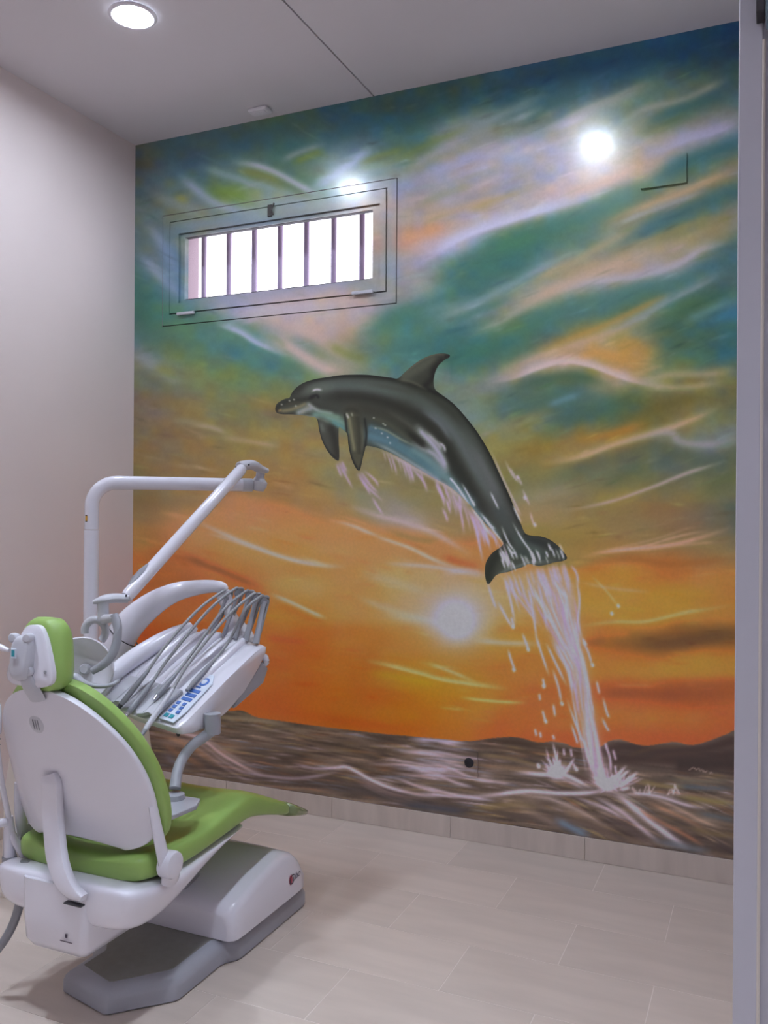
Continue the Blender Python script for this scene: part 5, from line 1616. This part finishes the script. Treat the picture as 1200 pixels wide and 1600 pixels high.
HX = XC - 0.008
head = link('headrest_cushion', loft(BM(), [hr_out(0.080, 0.040, 0.078, 1.016, 1.700), hr_out(0.092, 0.050, 0.090, 1.016, 1.705), hr_out(0.096, 0.056, 0.096, 1.016, 1.725), hr_out(0.088, 0.062, 0.094, 1.014, 1.750),
                                             hr_out(0.078, 0.052, 0.083, 1.010, 1.770), hr_out(0.05, 0.034, 0.055, 1.006, 1.780)]), M['green'], chair)
head.data.set_sharp_from_angle(angle=math.radians(70))
plate_o = link('headrest_plate', loft(BM(), [hr_out(0.088, 0.026, 0.072, 1.016, 1.6815), hr_out(0.095, 0.033, 0.079, 1.016, 1.686), hr_out(0.095, 0.033, 0.079, 1.016, 1.6995)]), M['white'], chair)
mech = link('headrest_mechanism', loft(BM(), [[Vector((HX - 0.014 + dx * sc_, 1.683 - yy + dz * 0.10, 1.012 + dz * sc_)) for dx, dz in [(0.031 * abs(math.cos(a)) ** 0.7 * np.sign(math.cos(a)), 0.057 * abs(math.sin(a)) ** 0.6 * np.sign(math.sin(a))) for a in np.linspace(0, 2 * math.pi, 21)[:-1]]]
                                              for sc_, yy in ((1.0, 0.0), (1.0, 0.020), (0.9, 0.027), (0.7, 0.030))]), M['lightgrey'], chair)
tb = at(25.5, 1028, Y=1.650)
link('release_button', add_box(BM(), (tb.x - 0.009, 1.6455, tb.z - 0.013), (tb.x + 0.009, 1.6495, tb.z + 0.013)), M['panel'], mech, bevel=0.002)
link('button_mark', add_box(BM(), (tb.x - 0.005, 1.6445, tb.z - 0.008), (tb.x + 0.005, 1.6454, tb.z + 0.008)), M['cyan'], mech, smooth=False)
for px, py in ((25, 1004), (47, 1004), (49, 1056)):
    q = at(px, py, Y=1.672)
    link('pivot_knob', lathe(BM(), [(0.0, -0.012), (0.011, -0.012), (0.0125, -0.006), (0.0125, 0.008), (0.009, 0.012), (0.0, 0.013)], q, axis=(0.3, -1, 0.1), seg=18), M['lightgrey'], mech)
q0 = at(-14, 1016, Y=1.66); q1 = at(17, 1024, Y=1.665)
link('release_lever', tube(BM(), [q0, (q0 + q1) / 2 + Vector((0, 0, 0.002)), q1], [0.010, 0.009, 0.005], n=8, seg=10), M['white'], chair)
link('headrest_bracket', tube(BM(), [(HX - 0.004, 1.672, 0.972), (HX + 0.002, 1.674, 0.950), (HX + 0.008, 1.684, 0.928), (HX + 0.012, 1.700, 0.900)], [0.018, 0.023, 0.027, 0.026], n=12, seg=12, flat=(1.0, 0.35), up=(0, 1, 0)), M['lightgrey'], chair)
link('plate_screw', lathe(BM(), [(0.0, 0.0), (0.004, 0.0), (0.004, 0.0015), (0.0, 0.002)], at(74, 1057, Y=1.676), axis=(0, -1, 0.1), seg=12), M['grey'], plate_o)

# assistant's side arm at the far left with its holder, and the supply hose
asst = empty('assistant_arm', at(20, 1330, X=-1.99))
tag(asst, 'white assistant instrument holder left of the dental chair back', 'instrument holder')
ax = -1.99
a0 = at(21, 1283, X=ax); a1 = at(22, 1345, X=ax); a2 = at(24, 1377, X=ax)
link('holder_tube', tube(BM(), [a0, a0 * 0.6 + a1 * 0.4, a1], [0.010, 0.0165, 0.0165], n=8, seg=14), M['white'], asst)
link('holder_cap', tube(BM(), [a1, a1 * 0.5 + a2 * 0.5, a2], [0.0205, 0.021, 0.019], n=6, seg=14), M['grey'], asst)
link('cross_arm', tube(BM(), [at(-30, 1308, X=ax - 0.05), at(0, 1296, X=ax - 0.02), at(18, 1292, X=ax)], [0.012, 0.013, 0.012], n=8, seg=12), M['white'], asst)
link('support_stay', tube(BM(), [at(22, 1300, X=ax), at(35, 1330, X=-1.96), at(60, 1362, X=-1.93), at(85, 1388, X=-1.88)], [0.010, 0.011, 0.012, 0.011], n=12, seg=10), M['white'], asst)
link('side_holder', tube(BM(), [at(1, 1108, X=ax + 0.05), at(-1, 1140, X=ax + 0.05), at(-1, 1172, X=ax + 0.05)], [0.008, 0.014, 0.011], n=8, seg=12), M['white'], asst)
link('side_rod', tube(BM(), [at(-1, 1165, X=ax + 0.05), at(8, 1230, X=ax + 0.02), at(20, 1285, X=ax)], 0.008, n=10, seg=10), M['white'], asst)
hose = tag(link('supply_hose', tube(BM(), [at(46, 1352, X=-1.90), at(43, 1390, X=-1.91), at(36, 1430, X=-1.925), at(24, 1462, X=-1.95), at(6, 1490, X=-1.985), at(-18, 1515, X=-2.03), at(-50, 1528, X=-2.1)], 0.0125, n=36, seg=12), M['grey']), 'thick grey supply hose hanging behind the dental chair, far left', 'hose')

# ------------------------------------------------------------------ dental unit: column, swan arm, instrument console
UX, UY = -2.31, 2.48
unit = empty('dental_unit', (UX, UY, 0.0))
tag(unit, 'white dental unit with curved arm carrying an instrument console over the chair', 'dental unit')
bm = BM()
loft(bm, [rrect(UX, UY, 0.215, 0.18, 0.02, 0.0015), rrect(UX, UY, 0.21, 0.18, 0.02, 0.25), rrect(UX, UY, 0.20, 0.18, 0.02, 0.40), rrect(UX, UY, 0.17, 0.175, 0.03, 0.62), rrect(UX, UY, 0.155, 0.17, 0.03, 0.74)])
link('column_body', bm, M['cream'], unit)
bm = BM()
S0 = [(150, 1108, 3.02), (166, 1072, 3.0), (178, 1036, 2.99), (198, 990, 2.98), (232, 955, 2.98), (272, 931, 2.98), (315, 921, 2.98), (346, 920, 2.98), (356, 925, 2.98)]
pts = [at(x, y, d=d) for x, y, d in S0]
link('swan_arm', tube(bm, pts, [0.062, 0.06, 0.056, 0.053, 0.045, 0.034, 0.025, 0.019, 0.010], n=40, seg=20, flat=(0.85, 1.0)), M['white'], unit)
pS = at(196, 1000, d=2.98)
dS = (at(205, 985, d=2.98) - at(187, 1010, d=2.98)).normalized()
link('swan_arm_seam', lathe(BM(), [(0.052, -0.0012), (0.0565, -0.0012), (0.0565, 0.0012), (0.052, 0.0012)], pS, axis=dS, seg=28, ring=True), M['dark'], unit)

# console frame of reference
cB = Vector((-1.60, 2.10, 0.750)); cC = Vector((-1.905, 2.125, 0.785)); cA = Vector((-1.525, 2.50, 0.957))
ex = (cB - cC).normalized()
ey = (cA - cB); ey = (ey - ex * ey.dot(ex)).normalized()
ez = ex.cross(ey).normalized()
CWID = (cB - cC).length; CDEP = 0.445
CWID += 0.012
con = lambda x, y, z=0.0: cC + ex * x + ey * y + ez * z
link('arm_drop', tube(BM(), [at(350, 925, d=2.98), at(356, 950, d=3.0), at(372, 985, d=3.0), con(0.22, 0.43, -0.03)], [0.016, 0.024, 0.034, 0.04], n=16, seg=14, flat=(1.5, 0.7)), M['white'], unit)


def con_profile(x, f):
    """side outline of the console body at width x; f scales its depth"""
    top = [(0.005, -0.006), (0.02, 0.0), (0.12, 0.003), (0.26, 0.006), (0.40, 0.004), (0.44, -0.004)]
    bot = [(0.452, -0.018), (0.445, -0.034), (0.40, -0.062), (0.30, -0.098), (0.20, -0.104), (0.11, -0.088), (0.045, -0.058), (0.008, -0.030)]
    return [con(x, 0.225 + (y - 0.225) * (0.5 + 0.5 * f), z * (1 if z > -0.02 else f)) for y, z in top + bot]


bm = BM()
loft(bm, [con_profile(-0.03, 0.35), con_profile(-0.022, 0.6), con_profile(0.0, 0.78), con_profile(0.04, 0.9), con_profile(0.14, 1.0), con_profile(0.25, 1.0), con_profile(CWID - 0.02, 1.0), con_profile(CWID - 0.004, 0.97), con_profile(CWID, 0.9)])
console = link('console_body', bm, M['white'], unit)
console.data.set_sharp_from_angle(angle=math.radians(55))
# raised ridges between the instrument channels
for k in range(5):
    x = 0.022 + 0.055 * k
    rr = []
    for y, h, w in ((0.13, 0.004, 0.008), (0.17, 0.014, 0.013), (0.26, 0.020, 0.015), (0.36, 0.021, 0.015), (0.425, 0.018, 0.013), (0.44, 0.006, 0.008)):
        rr.append([con(x + w * math.cos(a), y, 0.001 + h * math.sin(a)) for a in np.linspace(math.pi, 0, 9)] + [con(x + w, y, -0.003), con(x - w, y, -0.003)])
    link('console_ridge', loft(BM(), rr), M['white'], console)
# left rim that curls up beside the channels
link('console_rim', tube(BM(), [con(-0.035, 0.03, 0.008), con(-0.045, 0.12, 0.026), con(-0.028, 0.24, 0.030), con(-0.008, 0.36, 0.022), con(0.004, 0.435, 0.008)], [0.018, 0.028, 0.030, 0.024, 0.014], n=20, seg=14), M['white'], console)
# grey instrument rest with a scalloped front edge
SC = [(0.005, 0.135), (0.005, 0.03), (0.012, 0.004), (0.026, -0.004), (0.040, 0.004), (0.052, 0.018), (0.066, 0.020), (0.080, 0.006), (0.094, -0.004), (0.108, 0.004), (0.120, 0.018), (0.134, 0.020), (0.148, 0.006), (0.162, -0.004), (0.178, 0.002), (0.192, 0.014), (0.208, 0.010), (0.222, 0.004), (0.226, 0.135)]
bm = BM()
prism(bm, [con(x, y, 0.0055) for x, y in SC], ez * 0.012)
rest = link('instrument_rest', bm, M['lightgrey'], console, smooth=False, bevel=0.0015)
for k in range(5):
    x = 0.028 + 0.043 * k
    link('rest_rib', tube(BM(), [con(x + 0.021, 0.01, 0.0175), con(x + 0.021, 0.13, 0.0178)], 0.003, seg=6), M['lightgrey'], rest)
# key panel on the front right edge
bm = BM()
prism(bm, [con(0.235, 0.012, 0.0055), con(0.292, 0.012, 0.0055), con(0.298, 0.06, 0.0058), con(0.292, 0.20, 0.0075), (con(0.270, 0.235, 0.0078)), con(0.238, 0.235, 0.0078)], ez * 0.003)
panel = link('key_panel', bm, M['panel'], console, smooth=False)
def key(x, y, w, h, m):
    link('key', add_key(x, y, w, h), M[m], panel, smooth=False)


def add_key(x, y, w, h):
    bm = BM()
    prism(bm, [con(x - w, y - h, 0.0098), con(x + w, y - h, 0.0098), con(x + w, y + h, 0.0104), con(x - w, y + h, 0.0104)], ez * 0.0018)
    return bm


for x in (0.250, 0.270): key(x, 0.030, 0.007, 0.007, 'cyan')
for i, y in enumerate((0.052, 0.070, 0.088)):
    key(0.247, y, 0.006, 0.006, 'blue'); key(0.277 - 0.003 * i, y, 0.006, 0.006, 'blue')
for y in (0.110, 0.130, 0.150): key(0.262, y, 0.019, 0.0065, 'blue')
key(0.258, 0.170, 0.010, 0.003, 'blue')
link('key_dial', loft(BM(), [[con(0.262 + 0.016 * math.cos(a), 0.197 + 0.019 * math.sin(a), h) for a in np.linspace(0, 2 * math.pi, 21)[:-1]] for h in (0.0095, 0.0115)]), M['blue'], panel, smooth=False)
link('dial_face', loft(BM(), [[con(0.262 + 0.009 * math.cos(a), 0.197 + 0.011 * math.sin(a), h) for a in np.linspace(0, 2 * math.pi, 21)[:-1]] for h in (0.0116, 0.0125)]), M['panel'], panel, smooth=False)
for x, y in ((0.02, 0.02), (0.285, 0.012)):
    link('rubber_stop', lathe(BM(), [(0.0, 0.0), (0.006, 0.0), (0.005, 0.008), (0.0, 0.009)], con(x, y + 0.01, -0.045), axis=-ez, seg=10), M['dark'], console)

# mount under the console with its handle
bm = BM()
prism(bm, [con(0.315, 0.30, -0.075), con(0.315, 0.42, -0.060), con(0.315, 0.44, -0.10), con(0.315, 0.40, -0.135), con(0.315, 0.24, -0.12)], ex * -0.12)
mount = link('console_mount', bm, M['base_grey'], unit, bevel=0.008)
link('brake_handle', tube(BM(), [con(0.28, 0.43, -0.045), con(0.305, 0.44, -0.055), con(0.31, 0.436, -0.075), con(0.285, 0.43, -0.092)], [0.008, 0.012, 0.012, 0.008], n=12, seg=12), M['white'], mount)

# tray pipe and tray over the seat
p0 = at(336, 1128, d=2.66); p1 = at(337, 1150, d=2.66)
link('pipe_socket', tube(BM(), [p0 + Vector((0, 0, 0.02)), p0, p1], [0.026, 0.026, 0.024], seg=14), M['base_grey'], unit)
pp = [at(335, 1146, d=2.66), at(322, 1156, d=2.65), at(304, 1170, d=2.63), at(290, 1190, d=2.61), at(282, 1212, d=2.58), at(279, 1236, d=2.55)]
link('tray_pipe', tube(BM(), pp, [0.016, 0.0165, 0.016, 0.016, 0.016, 0.017], n=24, seg=14), M['base_grey'], unit)
tz = 0.548
t1 = at(250, 1241, Z=tz); t2 = at(319, 1251, Z=tz); t3 = at(313, 1262, Z=tz); t4 = at(256, 1287, Z=tz)
tray = link('tray', prism(BM(), [(t1.x - 0.10, t1.y - 0.01, tz), t1, t2, t3, t4, (t4.x - 0.10, t4.y - 0.01, tz)], (0, 0, -0.013)), M['base_grey'], unit, bevel=0.003, smooth=False)
link('tray_socket', lathe(BM(), [(0.0, 0.0), (0.03, 0.0), (0.028, 0.014), (0.019, 0.018), (0.0, 0.018)], (pp[-1].x, pp[-1].y, tz + 0.0005), seg=20), M['base_grey'], tray)

# upright whip arms at the back of the console
TOPS = [(357, 924, 2.98), (374, 920, 2.97), (391, 924, 2.96), (402, 928, 2.95), (414, 932, 2.94)]
BOTX = [0.105, 0.155, 0.205, 0.25, 0.292]
whips = []
for (px, py, d), bx in zip(TOPS, BOTX):
    t = at(px, py + 10, d=d); b = con(bx, 0.43, 0.004)
    w = link('whip_arm', tube(BM(), [b, b * 0.65 + t * 0.35, b * 0.3 + t * 0.7, t], [0.013, 0.011, 0.009, 0.011], n=10, seg=10, flat=(1.0, 0.7)), M['base_grey'], unit)
    link('whip_pulley', lathe(BM(), [(0.0, -0.006), (0.013, -0.006), (0.0135, -0.003), (0.010, 0.0), (0.0135, 0.003), (0.013, 0.006), (0.0, 0.006)], t, axis=(0.75, -0.6, 0), seg=18), M['grey'], w)
    whips.append((t, b))

# five instruments with hoses over the whip arms
INS = [((184, 1118, 2.63), (225, 1065, 2.70), 'grey', 'dark', 'dark grey handpiece leftmost on the console rest'),
       ((196, 1130, 2.60), (234, 1080, 2.69), 'grey', 'chrome', 'grey handpiece with a bright metal tip, second from the left on the console'),
       ((244, 1098, 2.66), (271, 1066, 2.72), 'grey', 'chrome', 'short grey handpiece with a chrome collar in the middle of the console'),
       ((222, 1159, 2.53), (264, 1096, 2.64), 'cream', 'grey', 'long pale syringe handpiece reaching lowest over the console edge'),
       ((297, 1088, 2.69), (328, 1050, 2.78), 'grey', 'grey', 'instrument nearest the key panel, lying in the right console channel')]
for k, (tip, top, m1, m2, lab) in enumerate(INS):
    a = at(tip[0], tip[1], d=tip[2]); b = at(top[0], top[1], d=top[2])
    b = a + (b - a) * 1.25
    # keep the instrument just above the console surface
    for v in (a, b):
        h = (v - cC).dot(ez)
        if (v - cC).dot(ey) > -0.005 and h < 0.024:
            v += ez * (0.024 - h)
    root = empty('dental_handpiece', a)
    tag(root, lab, 'dental handpiece', 'instruments lying on the console')
    body = a.lerp(b, 0.16)
    link('handle', tube(BM(), [body, a.lerp(b, 0.3), a.lerp(b, 0.7), b], [0.0075, 0.0090, 0.0085, 0.0058], n=10, seg=14), M[m1 if m1 != 'cream' else 'lightgrey'], root)
    link('tip', tube(BM(), [a, a.lerp(b, 0.14), a.lerp(b, 0.17)], [0.0062, 0.0068, 0.0078], seg=12), M[m2], root)
    t, wb = whips[k]
    crown = t + Vector((0, 0, 0.016))
    dirb = (b - a).normalized()
    mid1 = b + dirb * 0.10 + ez * 0.008
    mid2 = b.lerp(crown, 0.62) + Vector((0, 0, 0.035))
    near = crown + (mid2 - crown) * 0.18 + Vector((0, 0, 0.008))
    back = crown + Vector((0.006, 0.02, -0.010))
    down = wb + (t - wb) * 0.55 + Vector((0.004, 0.014, 0))
    link('hose', tube(BM(), [b - dirb * 0.01, mid1, mid2, near, crown, back, down, wb + Vector((0.006, 0.014, 0.03))], 0.0052, n=52, seg=9), M['hose'], root)

# ------------------------------------------------------------------ operating lamp on its pole
LX, LY = at(144, 900, d=3.08).x, at(144, 900, d=3.08).y
lamp = empty('operating_lamp', (LX, LY, 0.74))
tag(lamp, 'white dental operating lamp on a jointed arm and tall pole', 'operating lamp')
zA = at(300, 760, d=3.2).z
endp = at(398, 758, d=3.3)
bend = [Vector((LX, LY, 0.741)), Vector((LX, LY, at(144, 834, d=3.08).z))]
link('pole', tube(BM(), bend, 0.0262, seg=20), M['white'], lamp)
hdir = (Vector((endp.x, endp.y, 0)) - Vector((LX, LY, 0))).normalized()
P0 = Vector((LX, LY, bend[1].z + 0.002)); P1 = Vector((LX, LY, zA - 0.085)); P2 = Vector((LX, LY, zA)) + hdir * 0.085
arc = [P0, P1 - Vector((0, 0, 0.03)), P1]
for a in np.linspace(0, math.pi / 2, 9)[1:]:
    arc.append(Vector((LX, LY, zA - 0.085)) + hdir * (0.085 * (1 - math.cos(a))) + Vector((0, 0, 0.085 * math.sin(a))))
arc += [P2 + hdir * 0.02, Vector((endp.x, endp.y, zA)) - hdir * 0.045]
link('pole_bend', tube(BM(), arc, 0.0245, seg=20, up=hdir.cross(Vector((0, 0, 1)))), M['white'], lamp)
lb = at(136, 816, d=3.06)
link('amber_label', add_box(BM(), (lb.x - 0.004, lb.y - 0.004, lb.z - 0.009), (lb.x + 0.004, lb.y + 0.004, lb.z + 0.009)), M['amber'], lamp)
link('label_frame', add_box(BM(), (lb.x - 0.0055, lb.y - 0.002, lb.z - 0.012), (lb.x + 0.0035, lb.y + 0.006, lb.z + 0.012)), M['dark'], lamp)
link('arm_end_sleeve', tube(BM(), [Vector((endp.x, endp.y, zA)) - hdir * 0.05, Vector((endp.x, endp.y, zA)) - hdir * 0.012], 0.0252, seg=20, up=(0.3, 0.2, 1)), M['lightgrey'], lamp)
jb = at(404, 757, d=3.3)
link('elbow_cup', lathe(BM(), [(0.0, -0.032), (0.022, -0.03), (0.031, -0.012), (0.032, 0.004), (0.022, 0.014), (0.016, 0.024), (0.017, 0.038), (0.0, 0.04)], jb, axis=(0.12, 0.1, 1), seg=24), M['lightgrey'], lamp)
# upper link of the folded spring arm
k0 = at(376, 731, d=3.2); k1 = at(392, 729, d=3.24); k2 = at(417, 738, d=3.3)
link('elbow_link', tube(BM(), [k0 - (k1 - k0) * 0.2, k0, k1, at(405, 735, d=3.28), k2], [0.018, 0.024, 0.024, 0.020, 0.012], n=16, seg=14, flat=(1.1, 0.75)), M['lightgrey'], lamp)
e0 = at(378, 734, d=3.18); e1 = at(199, 938, d=2.75)
spring = link('spring_arm', tube(BM(), [e0, e0.lerp(e1, 0.02), e0.lerp(e1, 0.98), e1], [0.018, 0.0215, 0.0215, 0.018], seg=18, flat=(1.0, 1.0)), M['white'], lamp)
g0 = e0.lerp(e1, 0.80); g1 = e0.lerp(e1, 0.94)
sd = Vector((-0.45, -0.75, 0.45)).normalized() * 0.0125
link('spring_grip', tube(BM(), [g0 + sd, g0.lerp(g1, 0.3) + sd * 1.15, g0.lerp(g1, 0.7) + sd * 1.15, g1 + sd], [0.012, 0.0155, 0.0155, 0.012], seg=14), M['grey'], spring)
for t_, (px, py) in ((0, (388, 729)), (0, (368, 733)), (1, (199, 936))):
    q = at(px, py, d=3.158 if t_ == 0 else 2.728)
    link('arm_screw', lathe(BM(), [(0.0, 0.0), (0.0035, 0.0), (0.0035, 0.003), (0.0, 0.003)], q, axis=(0.55, -0.83, 0), seg=10), M['dark'], spring)
# lower link, pivot, head
m0 = at(201, 940, d=2.75); m1 = at(178, 940, d=2.73); m2 = at(147, 947, d=2.70)
link('lower_link', tube(BM(), [m0, m1, at(162, 943, d=2.71), m2], [0.020, 0.021, 0.019, 0.008], n=14, seg=14, flat=(1.2, 0.7)), M['lightgrey'], lamp)
v0 = at(163, 946, d=2.71); v1 = at(164, 975, d=2.71)
link('pivot', tube(BM(), [v0, v0.lerp(v1, 0.2), v0.lerp(v1, 0.8), v1], [0.020, 0.0175, 0.0175, 0.02], seg=16), M['lightgrey'], lamp)
# yoke ring
yc = at(151, 992, d=2.72)
ydir = Vector((0.45, -0.85, 0.05)).normalized()
yu = Vector((0, 0, 1)); ys_ = ydir.cross(yu).normalized()
ringp = [yc + ys_ * (0.032 * math.cos(a)) + yu * (0.036 * math.sin(a)) for a in np.linspace(-0.2, math.pi + 0.9, 14)]
link('yoke', tube(BM(), ringp, 0.0125, n=26, seg=12, up=ydir), M['lightgrey'], lamp)
# concave dish facing the headrest
dc = at(132, 1052, d=2.70)
dax = Vector((0.42, -0.88, 0.12)).normalized()
dish = link('reflector_dish', lathe(BM(), [(0.0, -0.052), (0.045, -0.048), (0.080, -0.028), (0.099, 0.002), (0.101, 0.012), (0.097, 0.015), (0.091, 0.008), (0.070, -0.015), (0.040, -0.030), (0.0, -0.034)], dc, axis=dax, seg=40), M['white'], lamp)
link('lamp_lens', lathe(BM(), [(0.0, -0.012), (0.012, -0.012), (0.016, -0.020), (0.017, -0.032), (0.0, -0.033)], dc, axis=dax, seg=20), M['lightgrey'], dish)
# two grey handles
link('handle_loop', tube(BM(), [at(180, 966, d=2.66), at(186, 985, d=2.65), at(185, 1008, d=2.64), at(176, 1032, d=2.62), at(162, 1046, d=2.61), at(147, 1055, d=2.61)], [0.014, 0.0165, 0.0155, 0.013, 0.011, 0.0095], n=24, seg=12, flat=(0.75, 1.1)), M['base_grey'], lamp)
link('handle_joint', tube(BM(), [v1 + Vector((0, 0, 0.004)), at(172, 972, d=2.68), at(181, 970, d=2.66)], [0.016, 0.014, 0.012], n=6, seg=10), M['lightgrey'], lamp)
link('lower_handle', tube(BM(), [at(111, 1062, d=2.58), at(121, 1064, d=2.58), at(135, 1073, d=2.57), at(155, 1078, d=2.57), at(176, 1076, d=2.58), at(189, 1069, d=2.6)], [0.010, 0.014, 0.0115, 0.0085, 0.0078, 0.0075], n=24, seg=12, flat=(1.0, 0.8)), M['base_grey'], lamp)
link('lower_handle_stem', tube(BM(), [at(124, 1063, d=2.58), at(126, 1076, d=2.62), at(132, 1086, d=2.66)], [0.009, 0.010, 0.012], n=6, seg=10), M['lightgrey'], lamp)
